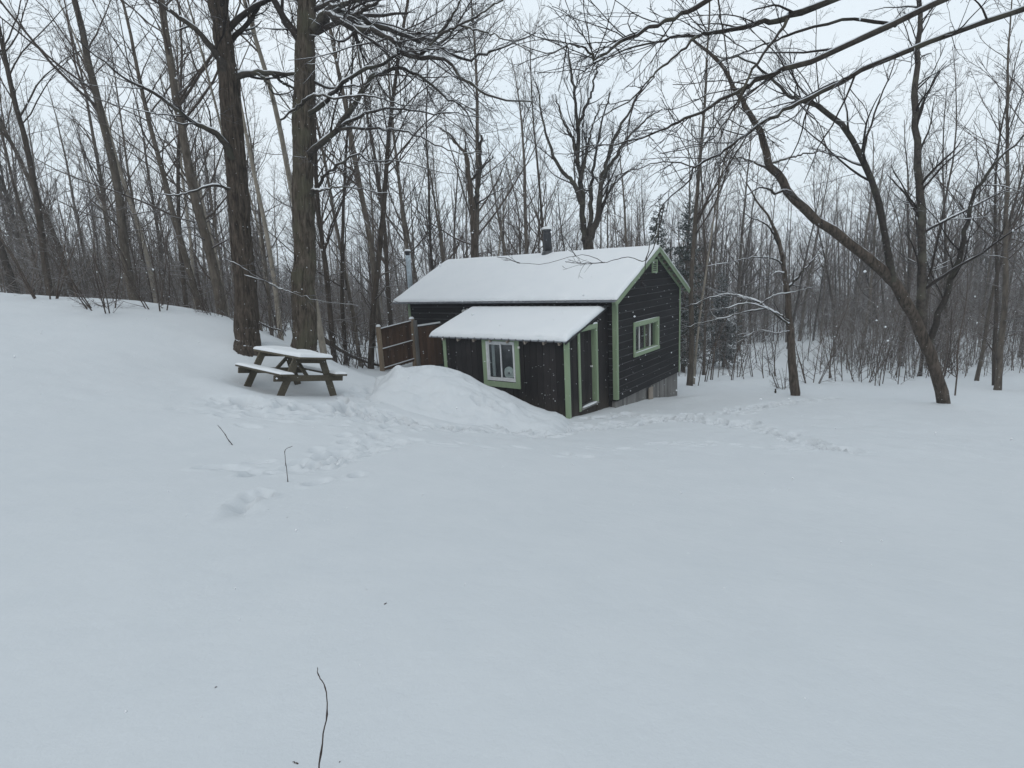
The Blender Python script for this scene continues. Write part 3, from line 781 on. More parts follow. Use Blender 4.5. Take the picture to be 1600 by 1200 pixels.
# ------------------------------------------------------------------ snow lying on the roofs
def snow_sheet(name, x0, x1, y0, y1, zf, T, nx, ny, edge=.14, seed=0, base=.024, xf=None):
    xs = np.linspace(0, 1, nx); ys = np.linspace(0, 1, ny)
    e = lambda a, L: np.sqrt(np.clip(1 - (1 - np.clip(np.minimum(a, 1 - a) * L / edge, 0, 1)) ** 2, 0, 1))
    cl = lambda n: np.sort(np.r_[np.linspace(0, 1, n), (np.linspace(0, 1, 12) ** 2 * .04), 1 - (np.linspace(0, 1, 12) ** 2 * .04)])
    xs, ys = np.unique(np.round(cl(nx), 6)), np.unique(np.round(cl(ny), 6))
    A, B = np.meshgrid(xs, ys)
    X = x0 + A * (x1 - x0); Y = y0 + B * (y1 - y0)
    P = np.stack([X * 1.0 + seed, Y * 1.0, X * 0], -1)
    wob = (fbm(P * 3.0, 3, 40 + seed) - .5) * .05
    Y2 = Y + wob * np.where(B < .02, 1, 0) * 1.0; X2 = X + (fbm(P * 2.5 + 9, 3, 50 + seed) - .5) * .05 * (np.minimum(A, 1 - A) < .01)
    h = T * e(A, x1 - x0) * e(B, y1 - y0) * (.85 + .3 * fbm(P * .8, 3, seed))
    Z = zf(Y) + base + h
    mi = np.arange(X.size).reshape(X.shape)
    q = np.stack([mi[:-1, :-1], mi[:-1, 1:], mi[1:, 1:], mi[1:, :-1]], -1).reshape(-1, 4)
    top = np.stack([X2, Y2, Z], -1).reshape(-1, 3)
    bot = np.stack([X2, Y2, zf(Y) + .0 * h + .003], -1).reshape(-1, 3)
    b = np.r_[mi[0, :], mi[1:, -1], mi[-1, ::-1][1:], mi[::-1, 0][1:-1]]
    bn = np.roll(b, -1); n = X.size
    side = np.stack([b, b + n, bn + n, bn], -1)
    o = link(name, mesh_np(name, np.r_[top, bot], [q, q[:, ::-1] + n, side], M['snow_fluffy']), None, tuple(CO), (0, 0, CYAW))
    return o
def zround(y):
    q = np.where(y < RY, (RY - y) * (ZR - ZEV) / (RY + OE), (y - RY) * (ZR - ZEV) / (W + OE - RY))
    return ZR - np.sqrt(q ** 2 + .003) + .02
s1 = snow_sheet('roof_snow', -LM - ORL - .02, ORR + .01, -OE + .022, W + OE + .02, zround, .085, 110, 70, .11, 3, .0)
tag(s1, 'smooth white snow blanket covering the main cabin roof', 'snow', kind='stuff')
s2 = snow_sheet('roof_snow', PXL - .02, PXR + .02, -PD - POV + .012, -.30, zporch, .115, 80, 40, .15, 8)
tag(s2, 'smooth white snow blanket covering the lean-to porch roof', 'snow', kind='stuff')
def snow_blob(name, loc, sx, sy, sz, label, seed=0, mat='snow_fluffy', rz=0.):
    k, r = 18, 9; V = [(0, 0, 1.0)]; F3 = []; F4 = []
    for i in range(1, r):
        t = i / (r - 1) * math.pi / 2
        for jn in range(k):
            a = jn * 2 * math.pi / k; q = 1 + .16 * (vnoise(np.array([[math.cos(a) * 1.5 + seed, math.sin(a) * 1.5, t * 2]]), seed)[0] - .5)
            V.append((math.sin(t) ** .6 * math.cos(a) * q, math.sin(t) ** .6 * math.sin(a) * q, math.cos(t)))
    for jn in range(k): F3.append((0, 1 + jn, 1 + (jn + 1) % k))
    for i in range(r - 2):
        for jn in range(k): F4.append((1 + i * k + jn, 1 + (i + 1) * k + jn, 1 + (i + 1) * k + (jn + 1) % k, 1 + i * k + (jn + 1) % k))
    V = np.array(V) * (sx, sy, sz)
    o = link(name, mesh_np(name, V, [np.array(F3), np.array(F4)], M[mat]), None, tuple(loc), (0, 0, rz))
    if label: tag(o, label, 'snow', kind='stuff')
    return o
snow_blob('snow_cap', cab(-3.72, 2.55, 4.90), .175, .175, .10, 'cap of snow on the black stove pipe', 2)
snow_blob('snow_cap', cab(_l[0], _l[1], zt - .035), .12, .12, .075, 'cap of snow on the galvanised vent pipe', 4)
snow_blob('snow_patch', cab(PX1 + .04, (d0 + d1) / 2, .054), .06, .40, .025, 'thin crust of snow on the door threshold', 6, rz=CYAW)
snow_blob('snow_patch', cab(PX1 + .025, d1 + .0, z1 + .108), .016, .12, .04, 'small ridge of snow on top of the door casing', 7, rz=CYAW)
snow_blob('snow_patch', cab(.05, (GW[0] + GW[1]) / 2, GW[2] - .003), .024, .92, .018, 'thin line of snow on the gable window sill', 8, rz=CYAW)
snow_blob('snow_patch', cab(.042, (GW[0] + GW[1]) / 2, GW[3] + .118), .014, .92, .014, 'thin line of snow on top of the gable window casing', 9, rz=CYAW)

# ------------------------------------------------------------------ brown board screen fence left of the porch
def board_run(parent, A, B, z0a, z0b, h, mat, n):
    A, B = np.array(A, float), np.array(B, float); d = norm(B - A); nrm = np.array([d[1], -d[0], 0])
    L_ = np.linalg.norm(B - A); w = L_ / n
    for k in range(n):
        t0, t1 = k * w + .003, (k + 1) * w - .003; off = nrm * random.uniform(-.004, .004)
        zb = z0a + (z0b - z0a) * (k + .5) / n + random.uniform(-.012, .012)
        p, q = A + d * t0 + off, A + d * t1 + off
        zt0, zt1 = h + (z0b - z0a) * k / n, h + (z0b - z0a) * (k + 1) / n
        T = nrm * .011
        MB().hexa([p - T + (0, 0, zb), q - T + (0, 0, zb), q + T + (0, 0, zb), p + T + (0, 0, zb)],
                  [p - T + (0, 0, z0a + zt0), q - T + (0, 0, z0a + zt1), q + T + (0, 0, z0a + zt1), p + T + (0, 0, z0a + zt0)]).build('fence_board', M[mat], parent)
fence = empty('screen_fence', tuple(CO), CYAW)
tag(fence, 'brown vertical board screen fence with pale posts left of the porch', 'fence')
FA, FB, FC = np.array([-7.22, -2.02, 0.]), np.array([-7.04, -.80, 0.]), np.array([-6.45, -.06, 0.])
board_run(fence, FA + (0, .05, 0), FB, .64, .78, 1.36, 'brown_board', 9)
board_run(fence, FB + (.05, .05, 0), FC, .55, .6, 1.35, 'brown_board', 7)
fd = norm(FB - FA); fn = np.array([fd[1], -fd[0], 0])
for hz_ in (.04, .66, 1.31):
    MB().bar(FA + fn * .035 + (0, 0, .66 + hz_), FB + fn * .035 + (0, 0, .80 + hz_), .045, .07).build('fence_rail', M['brown_board'], fence)
    MB().bar(FA + fn * .035 + (0, 0, .66 + hz_ + .05), FB + fn * .035 + (0, 0, .80 + hz_ + .045), .046, .02).build('rail_snow', M['snow_fluffy'], fence)
MB().bar(FB + (.1, .08, 1.96), FC + (0, 0, 2.02), .05, .05).build('rail_snow', M['snow_fluffy'], fence)
MB().box(FA[0] - .06, FA[0] + .05, FA[1] - .11, FA[1] - .0, -.1, 2.08).build('fence_post', M['post'], fence)
MB().box(FB[0] - .06, FB[0] + .07, FB[1] - .06, FB[1] + .07, -.1, 2.20).build('fence_post', M['post'], fence)
MB().box(FB[0] + .075, FB[0] + .16, FB[1] + .0, FB[1] + .10, -.1, 2.15).build('fence_post', M['grey_board'], fence)
snow_blob('snow_cap', cab(FA[0], FA[1] - .055, 2.075), .075, .075, .07, 'knob of snow on the outer end post of the screen fence', 11)
snow_blob('snow_cap', cab(FB[0] + .005, FB[1], 2.195), .085, .085, .075, 'knob of snow on the tall middle post of the screen fence', 12)

# ------------------------------------------------------------------ picnic table
up_ = norm(np.cross(TBC, TBL)); c_ = norm(TBC); l_ = norm(np.cross(up_, c_))
tb = empty('picnic_table')
tb.matrix_world = Matrix(((c_[0], l_[0], up_[0], TBO[0]), (c_[1], l_[1], up_[1], TBO[1]), (c_[2], l_[2], up_[2], TBO[2]), (0, 0, 0, 1)))
tag(tb, 'weathered wooden picnic table with attached benches, topped with snow', 'picnic table')
top = empty('tabletop'); top.parent = tb
for k in range(5):
    x = -.37 + k * .148
    MB().box(x + .003, x + .145, -.95 + random.uniform(-.006, .006), .95 + random.uniform(-.006, .006), .755, .795).build('plank', M['table_wood'], top)
for sx in (-1, 1):
    be = empty('bench'); be.parent = tb
    for k in range(2):
        x = sx * (.53 + k * .145)
        MB().box(x - .069, x + .069, -.955 + random.uniform(-.006, .006), .955, .415, .453).build('plank', M['table_wood'], be)
for sy in (-1, 1):
    yy = sy * .70
    MB().box(-.345, .345, yy - .022 + sy * .045, yy + .022 + sy * .045, .66, .752).build('top_cleat', M['table_wood'], tb)
    MB().box(-.77, .77, yy - .022 + sy * .045, yy + .022 + sy * .045, .29, .412).build('bench_cleat', M['table_wood'], tb)
    for sx in (-1, 1):
        MB().bar((sx * .28, yy, .75), (sx * .64, yy, -.12), .042, .14, (sx, 0, .4)).build('leg', M['table_wood'], tb)
    MB().bar((0, sy * .66, .36), (0, sy * .12, .74), .07, .042, (0, 0, 1)).build('brace', M['table_wood'], tb)
def slab_snow(x0, x1, y0, y1, z, T, label, seed):
    nx, ny = 14, 40
    cl = lambda n: np.unique(np.round(np.r_[np.linspace(0, 1, n), np.linspace(0, 1, 7) ** 2 * .12, 1 - np.linspace(0, 1, 7) ** 2 * .12], 5))
    A, B = np.meshgrid(cl(nx), cl(ny)); X = x0 + A * (x1 - x0); Y = y0 + B * (y1 - y0)
    ed = np.minimum(np.minimum(X - x0, x1 - X), np.minimum(Y - y0, y1 - Y)) / .06
    P = np.stack([X * 3 + seed, Y * 3, X * 0], -1)
    H = T * np.sqrt(np.clip(1 - (1 - np.clip(ed, 0, 1)) ** 2, 0, 1)) * (.7 + .6 * fbm(P, 3, seed))
    mi = np.arange(X.size).reshape(X.shape); q = np.stack([mi[:-1, :-1], mi[:-1, 1:], mi[1:, 1:], mi[1:, :-1]], -1).reshape(-1, 4)
    o = link('table_snow', mesh_np('table_snow', np.stack([X, Y, z + H], -1).reshape(-1, 3), [q], M['snow_fluffy']))
    o.matrix_world = tb.matrix_world.copy()
    tag(o, label, 'snow', kind='stuff')
slab_snow(-.375, .375, -.955, .955, .797, .080, 'snow layer on the picnic tabletop', 1)
slab_snow(-.75, -.46, -.955, .955, .455, .042, 'snow layer on the near bench of the picnic table', 2)
slab_snow(.46, .75, -.955, .955, .455, .042, 'snow layer on the far bench of the picnic table', 3)

# ------------------------------------------------------------------ trees: batched branch chains
def tubes(P, R, k):
    """P[N,n,3], R[N,n] -> verts, quads"""
    Nn, n = R.shape
    T = norm(np.gradient(P, axis=1))
    ov = norm(P[:, -1] - P[:, 0])
    ref = np.where(np.abs(ov[:, 2:3]) < .8, np.array([[0, 0, 1.]]), np.array([[1., 0, 0]]))
    u = norm(ref[:, None] - (ref[:, None] * T).sum(-1, keepdims=True) * T); w = np.cross(T, u)
    an = np.arange(k) * 2 * math.pi / k
    V = P[:, :, None] + R[:, :, None, None] * (np.cos(an)[None, None, :, None] * u[:, :, None] + np.sin(an)[None, None, :, None] * w[:, :, None])
    i = np.arange(Nn * n * k).reshape(Nn, n, k); j = np.roll(i, -1, 2)
    return V.reshape(-1, 3), np.stack([i[:, :-1], j[:, :-1], j[:, 1:], i[:, 1:]], -1).reshape(-1, 4)
def grow(S, D, Ln, n, wander, trop, g):
    Nn = len(S); P = np.empty((Nn, n, 3)); P[:, 0] = S; d = norm(D); st = (Ln / (n - 1))[:, None]
    for i in range(1, n):
        P[:, i] = P[:, i - 1] + d * st
        d = norm(d + g.normal(0, wander, (Nn, 3)) + np.array([0, 0, trop]))
    return P
def spawn(P, R, Ln, cnt, tlo, thi, ang, asd, lf, rf, n, wander, trop, g, rmin=.003, upb=0.0, taper=.35):
    """children along parent chains"""
    Nn, m = R.shape
    cnt = np.broadcast_to(np.asarray(cnt), (Nn,)).astype(int)
    ix = np.repeat(np.arange(Nn), cnt)
    if Nn > 1: ix = ix[g.random(len(ix)) < np.clip(Ln[ix] / Ln.mean(), .2, 1)]      # short twigs fork less
    if len(ix) == 0: return None
    t = g.uniform(tlo, thi, len(ix)); s = t * (m - 1); a = np.minimum(s.astype(int), m - 2); fr = (s - a)[:, None]
    S = P[ix, a] * (1 - fr) + P[ix, a + 1] * fr
    T = norm(P[ix, a + 1] - P[ix, a]); r = R[ix, a] * (1 - fr[:, 0]) + R[ix, a + 1] * fr[:, 0]
    rv = g.normal(0, 1, (len(ix), 3)); pv = norm(rv - (rv * T).sum(-1, keepdims=True) * T)
    an = np.radians(np.clip(g.normal(ang, asd, len(ix)), 12, 100))[:, None]
    D = np.cos(an) * T + np.sin(an) * pv + np.array([0, 0, upb])
    L2 = Ln[ix] * lf * (1.12 - .75 * t) * g.uniform(.55, 1.25, len(ix))
    r0 = np.maximum(r * rf * g.uniform(.7, 1.1, len(ix)), rmin)
    C = grow(S, D, L2, n, wander, trop, g)
    tt = np.linspace(0, 1, n)
    RR = r0[:, None] * (1 - tt * (1 - taper))[None]
    return C, np.maximum(RR, rmin * .6), L2
def tree_levels(trunkP, trunkR, trunkL, spec, g):
    """spec: list of dicts for spawn, each level from the one before"""
    out = []; cur = (trunkP, trunkR, trunkL)
    for s in spec:
        s = dict(s); k = s.pop('k')
        nx = spawn(*cur, g=g, **s)
        if nx is None: break
        out.append((nx[0], nx[1], k)); cur = nx
    return out
def join(parts):
    V = []; F = []; n = 0
    for P, R, k in parts:
        v, f = tubes(P, R, k); V.append(v); F.append(f + n); n += len(v)
    return np.concatenate(V), np.concatenate(F)

def pole_tree(seed, h=16.0, r=.13, crown=.38, dens=1.0, bark='forest_a', twig='twig', lean=.0, ang=42, name='bare_tree'):
    g = np.random.default_rng(seed)
    S = np.array([[0, 0, -.6]]); D = np.array([[lean, 0, 1.]])
    P = grow(S, D, np.array([h + .6]), 22, .035, .02, g)
    t = np.linspace(0, 1, 22); R = (r * (1 - .88 * t ** 1.1) * (1 + .5 * np.exp(-t * 40)))[None]
    lv = tree_levels(P, R, np.array([h]), [
        dict(cnt=int(30 * dens), tlo=crown, thi=.97, ang=ang, asd=11, lf=.30, rf=.42, n=8, wander=.09, trop=.045, k=5, rmin=.010, upb=.1),
        dict(cnt=5, tlo=.2, thi=.98, ang=38, asd=12, lf=.42, rf=.55, n=5, wander=.12, trop=.04, k=4, rmin=.0075),
        dict(cnt=4, tlo=.15, thi=1, ang=36, asd=12, lf=.50, rf=.6, n=4, wander=.14, trop=.03, k=3, rmin=.0058),
        dict(cnt=2, tlo=.2, thi=1, ang=34, asd=12, lf=.55, rf=.7, n=3, wander=.15, trop=.02, k=3, rmin=.0046)], g)
    # dead stubs and thin shoots on the lower stem
    low = spawn(P, R, np.array([h]), int(8 * dens), .08, crown, 70, 15, .10, .25, 5, .12, .0, g, .007)
    lv.append((low[0], low[1], 3)); l2 = spawn(low[0], low[1], low[2], 4, .2, 1, 40, 12, .5, .6, 3, .15, 0, g, .0045); lv.append((l2[0], l2[1], 3))
    root = empty(name)
    v, f = tubes(P, R, 9); link('trunk', mesh_np('trunk', v, [f], M[bark]), root)
    v, f = join(lv); link('crown', mesh_np('crown', v, [f], M[twig]), root)
    return root
def sapling(seed, h=5.5, stems=1, spread=.12, twig='twig', name='sapling', dens=1.0):
    g = np.random.default_rng(seed)
    a = g.uniform(0, 6.28, stems)
    S = np.stack([np.cos(a) * .12 * (stems > 1), np.sin(a) * .12 * (stems > 1), np.full(stems, -.5)], -1)
    D = np.stack([np.cos(a) * spread, np.sin(a) * spread, np.ones(stems)], -1) + g.normal(0, .05, (stems, 3))
    Ln = h * g.uniform(.65, 1.05, stems)
    P = grow(S, D, Ln, 12, .05, .01, g); t = np.linspace(0, 1, 12); R = (.0065 * Ln)[:, None] * (1 - .85 * t)[None] + .004
    lv = tree_levels(P, R, Ln, [
        dict(cnt=int(13 * dens), tlo=.18, thi=.98, ang=48, asd=12, lf=.28, rf=.5, n=6, wander=.10, trop=.03, k=4, rmin=.006),
        dict(cnt=4, tlo=.15, thi=1, ang=40, asd=12, lf=.5, rf=.6, n=4, wander=.14, trop=.02, k=3, rmin=.0045),
        dict(cnt=2, tlo=.2, thi=1, ang=38, asd=12, lf=.55, rf=.7, n=3, wander=.14, trop=.02, k=3, rmin=.0038)], g)
    root = empty(name)
    v, f = tubes(P, R, 6); link('trunk', mesh_np('trunk', v, [f], M[twig]), root)
    v, f = join(lv); link('crown', mesh_np('crown', v, [f], M[twig]), root)
    return root
def spruce(seed, h=11.0, r=1.7, name='spruce_tree'):
    g = np.random.default_rng(seed)
    P = grow(np.array([[0, 0, -.6]]), np.array([[0, 0, 1.]]), np.array([h + .6]), 14, .01, 0, g); R = (.12 * (1 - np.linspace(0, 1, 14)) + .012)[None]
    nb = 230; t = g.uniform(.10, .995, nb) ** .9; a = g.uniform(0, 6.28, nb)
    s = t * 13; ia = np.minimum(s.astype(int), 12); fr = (s - ia)[:, None]; S = P[0, ia] * (1 - fr) + P[0, ia + 1] * fr
    Ln = (r * (1 - t) ** .8 + .12) * g.uniform(.7, 1.15, nb)
    D = np.stack([np.cos(a), np.sin(a), .25 - .75 * (1 - t)], -1)
    C = grow(S, D, Ln, 7, .05, .035, g); RR = (.010 + .012 * (1 - t))[:, None] * np.linspace(1, .4, 7)[None]
    tw = spawn(C, RR, Ln, 15, .12, 1, 52, 10, .42, .9, 3, .08, -.05, g, .028, taper=.25)
    # flatten sprays of needles: blades made of wide three-sided chains
    n2 = spawn(tw[0], tw[1], tw[2], 3, .1, 1, 42, 10, .62, 1.1, 2, .08, -.06, g, .026, taper=.2)
    root = empty(name)
    v, f = tubes(P, R, 8); link('trunk', mesh_np('trunk', v, [f], M['forest_c']), root)
    v, f = join([(C, RR, 4), (tw[0], tw[1], 3), (n2[0], n2[1], 3)]); link('crown', mesh_np('crown', v, [f], M['needles']), root)
    return root

# ---- hero trees whose limbs follow the picture in real depth
def cat(P, n):
    P = np.array(P, float); m = len(P); Q = np.vstack([2 * P[0] - P[1], P, 2 * P[-1] - P[-2]])
    u = np.linspace(0, m - 1 - 1e-6, n); i = u.astype(int); f = (u - i)[:, None]
    a, b, c, d = Q[i], Q[i + 1], Q[i + 2], Q[i + 3]
    return .5 * (2 * b + (c - a) * f + (2 * a - 5 * b + 4 * c - d) * f ** 2 + (3 * b - a - 3 * c + d) * f ** 3)
def zA(l): return [(350 + x / 3.529, y / 3.529) for x, y in l]     # left crop of the study
def zB(l): return [(800 + x / 3.529, y / 3.529) for x, y in l]     # right crop
def limb(pts, Y0, Y1, r0, r1, g, n=26, jit=.012):
    W_ = np.array([at(px, py, Y0 + (Y1 - Y0) * i / (len(pts) - 1)) for i, (px, py) in enumerate(pts)])
    C = cat(W_, n); L_ = np.linalg.norm(np.diff(C, axis=0), axis=1).sum()
    C[1:-1] += g.normal(0, jit, (n - 2, 3)) * (1 + L_ * .1)
    R = np.linspace(r0 ** .7, r1 ** .7, n) ** (1 / .7) * g.uniform(.93, 1.07, n)
    return C, R, L_
def snow_on(parts, g, f=.85, k=5):
    """a ridge of snow riding on top of near-level branches"""
    out = []
    for P, R, _ in parts:
        T = norm(np.gradient(P, axis=1)); lev = np.clip((.85 - np.abs(T[..., 2])) / .4, 0, 1)
        nz = np.clip(vnoise(P * 2.5, 77) * 2.2 - .45, 0, 1)
        a = lev * nz; rr = np.maximum(R * f, .006) * a
        Q = P + np.array([0, 0, 1.]) * (R * .62 + .25 * rr)[..., None]
        rr[:, 0] = 0; rr[:, -1] = 0
        out.append((Q, rr, k))
    return out
def hero(name, label, trunk, limbs, bark, g, tspec, snowf=.85, fine=1.0, snow=True, tl=2.4, ang=44, trop=.0, hook=.105, rough_trunk=False, limbmat='limb', twigmat='twig_dark', category='tree'):
    """trunk (C,R,L); limbs list of (C,R,L)"""
    root = empty(name)
    C, R, L_ = trunk
    if rough_trunk:
        n, k = 520, 88
        C2 = cat(C, n); R2 = np.interp(np.linspace(0, 1, n), np.linspace(0, 1, len(R)), R)
        v, f = tubes(C2[None], R2[None], k); vv = v.reshape(n, k, 3); ctr = C2[:, None]
        dirv = norm(vv - ctr); az = np.arange(k) * 2 * math.pi / k
        q = np.stack(np.broadcast_arrays(np.cos(az)[None] * 2.6, np.sin(az)[None] * 2.6, C2[:, 2][:, None] * .55), -1)
        wv = fbm(q * 2.0 + 30, 3, 2) * 2.2
        ridge = 1 - np.abs(2 * fbm(np.stack([q[..., 0] * 3.4 + wv, q[..., 1] * 3.4, q[..., 2] * 3.0], -1), 3, 7) - 1) * 3.2
        big = fbm(q * .5, 2, 5) - .5
        vv = vv + dirv * (np.clip(ridge, -.6, 1) * .034 - .018 + big * .07)[..., None]
        v = vv.reshape(-1, 3)
    else: v, f = tubes(C[None], R[None], 14)
    link('trunk', mesh_np('trunk', v, [f], M[bark]), root)
    parts = [(c[None], r[None], 8) for c, r, l in limbs]
    if parts:
        for pt_ in parts:
            v, f = join([pt_]); link('limb', mesh_np('limb', v, [f], M[limbmat]), root)
    cr = []
    for c, r, l in limbs:
        n1 = max(4, int(l * 2.6 * fine)) if r[0] > .016 else 3
        lv = tree_levels(c[None], r[None], np.array([l]), [
            dict(cnt=n1, tlo=.12, thi=1, ang=ang, asd=16, lf=min(.5, tl / l) * (.8 if r[0] < .008 else 1), rf=.42, n=10, wander=hook, trop=trop, k=4, rmin=.0062, upb=.05, taper=.3),
            dict(cnt=6 if tl > 1.5 else 4, tlo=.12, thi=1, ang=ang - 4, asd=14, lf=.55, rf=.55, n=7, wander=hook + .02, trop=trop, k=3, rmin=.0040),
            dict(cnt=5 if tl > 1.5 else 3, tlo=.12, thi=1, ang=ang - 6, asd=13, lf=.6, rf=.62, n=5, wander=hook + .03, trop=trop, k=3, rmin=.0029),
            dict(cnt=3 if tl > 1.5 else 1, tlo=.15, thi=1, ang=36, asd=12, lf=.7, rf=.75, n=4, wander=.12, trop=trop, k=3, rmin=.0022)], g)
        cr += lv
    if tspec:
        cr += tree_levels(C[None], R[None], np.array([L_]), tspec, g)
    if cr:
        v, f = join(cr); link('crown', mesh_np('crown', v, [f], M[twigmat]), root)
    if snow and parts:
        sp = snow_on(parts, g, snowf)
        for P, R_, k in cr:
            if R_[:, 0].mean() > .0062 and fine > .5: sp += snow_on([(P, R_, 3)], g, .8, 3)
        v, f = join(sp); link('branch_snow', mesh_np('branch_snow', v, [f], M['snow_fluffy']), root)
    # move the root to the foot of the trunk
    foot = Vector(C[0]); root.location = foot
    for ch in root.children: ch.location = -foot
    return tag(root, label, category)
UPPER = [dict(cnt=16, tlo=.60, thi=.98, ang=48, asd=12, lf=.30, rf=.4, n=9, wander=.12, trop=.02, k=6, rmin=.02),
         dict(cnt=7, tlo=.2, thi=1, ang=42, asd=14, lf=.42, rf=.55, n=7, wander=.15, trop=.02, k=4, rmin=.01),
         dict(cnt=6, tlo=.15, thi=1, ang=42, asd=14, lf=.45, rf=.6, n=5, wander=.18, trop=.02, k=3, rmin=.006),
         dict(cnt=4, tlo=.15, thi=1, ang=40, asd=14, lf=.5, rf=.65, n=4, wander=.2, trop=.01, k=3, rmin=.0038)]
g = np.random.default_rng(11)
# big grey maple with spreading limbs, behind the table
tr = limb([(475, 590), (475.5, 548), (476, 470), (476, 400), (474, 300), (473.5, 200), (476, 90), (479, 0), (482, -160), (486, -330), (500, -520)], 14.0, 14.4, .31, .15, g, 40, .006)
tr[1][:7] *= [1.42, 1.38, 1.30, 1.18, 1.10, 1.05, 1.02]
LB = [limb(zA([(490, 165), (560, 85), (620, 100), (720, 160), (830, 175), (920, 215), (1000, 285), (1080, 320), (1200, 320), (1280, 390), (1350, 450), (1450, 520), (1588, 560), (1700, 560)]), 14.0, 11.6, .095, .014, g, 34),
      limb(zA([(500, 150), (550, 80), (650, 62), (740, 105), (870, 150), (960, 185), (1070, 215), (1150, 225), (1220, 280), (1310, 330), (1420, 300), (1500, 275), (1588, 240), (1720, 180)]), 14.0, 12.4, .085, .012, g, 34),
      limb(zA([(560, 75), (600, 40), (700, 15), (790, -20), (900, -90)]), 13.9, 13.0, .07, .025, g),
      limb(zA([(655, 115), (760, 62), (860, 0), (960, -80)]), 13.6, 12.8, .05, .02, g),
      limb(zA([(470, 625), (560, 560), (640, 480), (760, 390), (880, 350), (1030, 280), (1150, 260), (1250, 180), (1330, 60), (1400, -60)]), 14.0, 12.2, .055, .010, g),
      limb(zA([(470, 850), (560, 770), (620, 710), (720, 580), (790, 440), (870, 410), (950, 375), (1040, 395), (1130, 450), (1220, 540), (1290, 560), (1370, 690), (1400, 740)]), 14.0, 12.6, .078, .010, g, 32),
      limb(zA([(635, 705), (720, 655), (800, 620), (880, 600), (1000, 605), (1150, 625), (1300, 625), (1450, 680)]), 13.75, 12.4, .042, .007, g),
      limb(zA([(625, 712), (800, 705), (900, 715), (1000, 725), (1150, 790), (1300, 840), (1420, 830)]), 13.75, 13.0, .035, .007, g),
      limb(zA([(480, 530), (400, 590), (310, 660)]), 13.5, 13.2, .035, .02, g, 12),
      limb(zA([(470, 540), (500, 525), (620, 540), (760, 525), (880, 545), (980, 580), (1150, 590)]), 13.7, 12.9, .036, .007, g),
      limb(zA([(480, 1080), (540, 990), (560, 960), (640, 905), (740, 845), (800, 885), (900, 885), (1050, 910), (1280, 960)]), 13.9, 12.8, .045, .007, g),
      limb(zA([(480, 1050), (560, 1045), (660, 1030), (800, 1050), (930, 1070)]), 13.8, 13.2, .032, .006, g),
      limb(zA([(1030, 275), (1100, 290), (1180, 200), (1240, 120), (1300, 20), (1340, -60)]), 12.8, 12.0, .04, .012, g),
      limb(zA([(1180, 200), (1290, 140), (1400, 90), (1500, 20), (1600, -30)]), 12.3, 11.8, .03, .01, g),
      limb(zA([(1280, 130), (1380, 160), (1480, 190), (1580, 230), (1700, 300)]), 12.2, 11.6, .022, .008, g)]
hero('maple_tree', 'thick grey maple trunk with long spreading limbs just behind the picnic table', tr, LB, 'bark_big', g, UPPER, rough_trunk=True, fine=1.15)
# darker trunk to its left
tr = limb([(389, 590), (387, 542), (385.5, 498), (381, 413), (371, 300), (362, 180), (353, 90), (339, 0), (318, -140), (300, -300), (290, -430)], 13.3, 13.8, .28, .13, g, 40, .006)
tr[1][:7] *= [1.42, 1.38, 1.30, 1.18, 1.10, 1.05, 1.02]
LB = [limb(zA([(40, 440), (100, 408), (200, 400), (300, 408), (390, 405), (500, 455), (610, 490), (700, 470), (800, 500)]), 13.5, 14.9, .085, .012, g),
      limb(zA([(270, 412), (330, 460), (400, 500), (520, 600)]), 13.9, 14.8, .04, .012, g),
      limb(zA([(180, 405), (230, 450), (270, 505), (330, 520), (400, 480)]), 13.7, 14.3, .035, .01, g),
      limb([(366, 250), (340, 210), (300, 190), (250, 150), (190, 120), (120, 60)], 13.4, 12.6, .08, .012, g),
      limb([(358, 120), (320, 60), (270, 20), (200, -30)], 13.5, 12.6, .09, .02, g),
      limb([(372, 300), (330, 290), (280, 305), (230, 300)], 13.4, 12.8, .04, .008, g),
      limb([(382, 430), (420, 442), (455, 457), (500, 470), (560, 478)], 13.2, 13.0, .014, .006, g),
      limb([(352, 405), (390, 425), (440, 452), (470, 458)], 12.9, 12.9, .012, .006, g)]
hero('maple_tree', 'dark leaning trunk at the left edge of the clearing beside the picnic table', tr, LB, 'bark_dark', g, UPPER, rough_trunk=True)
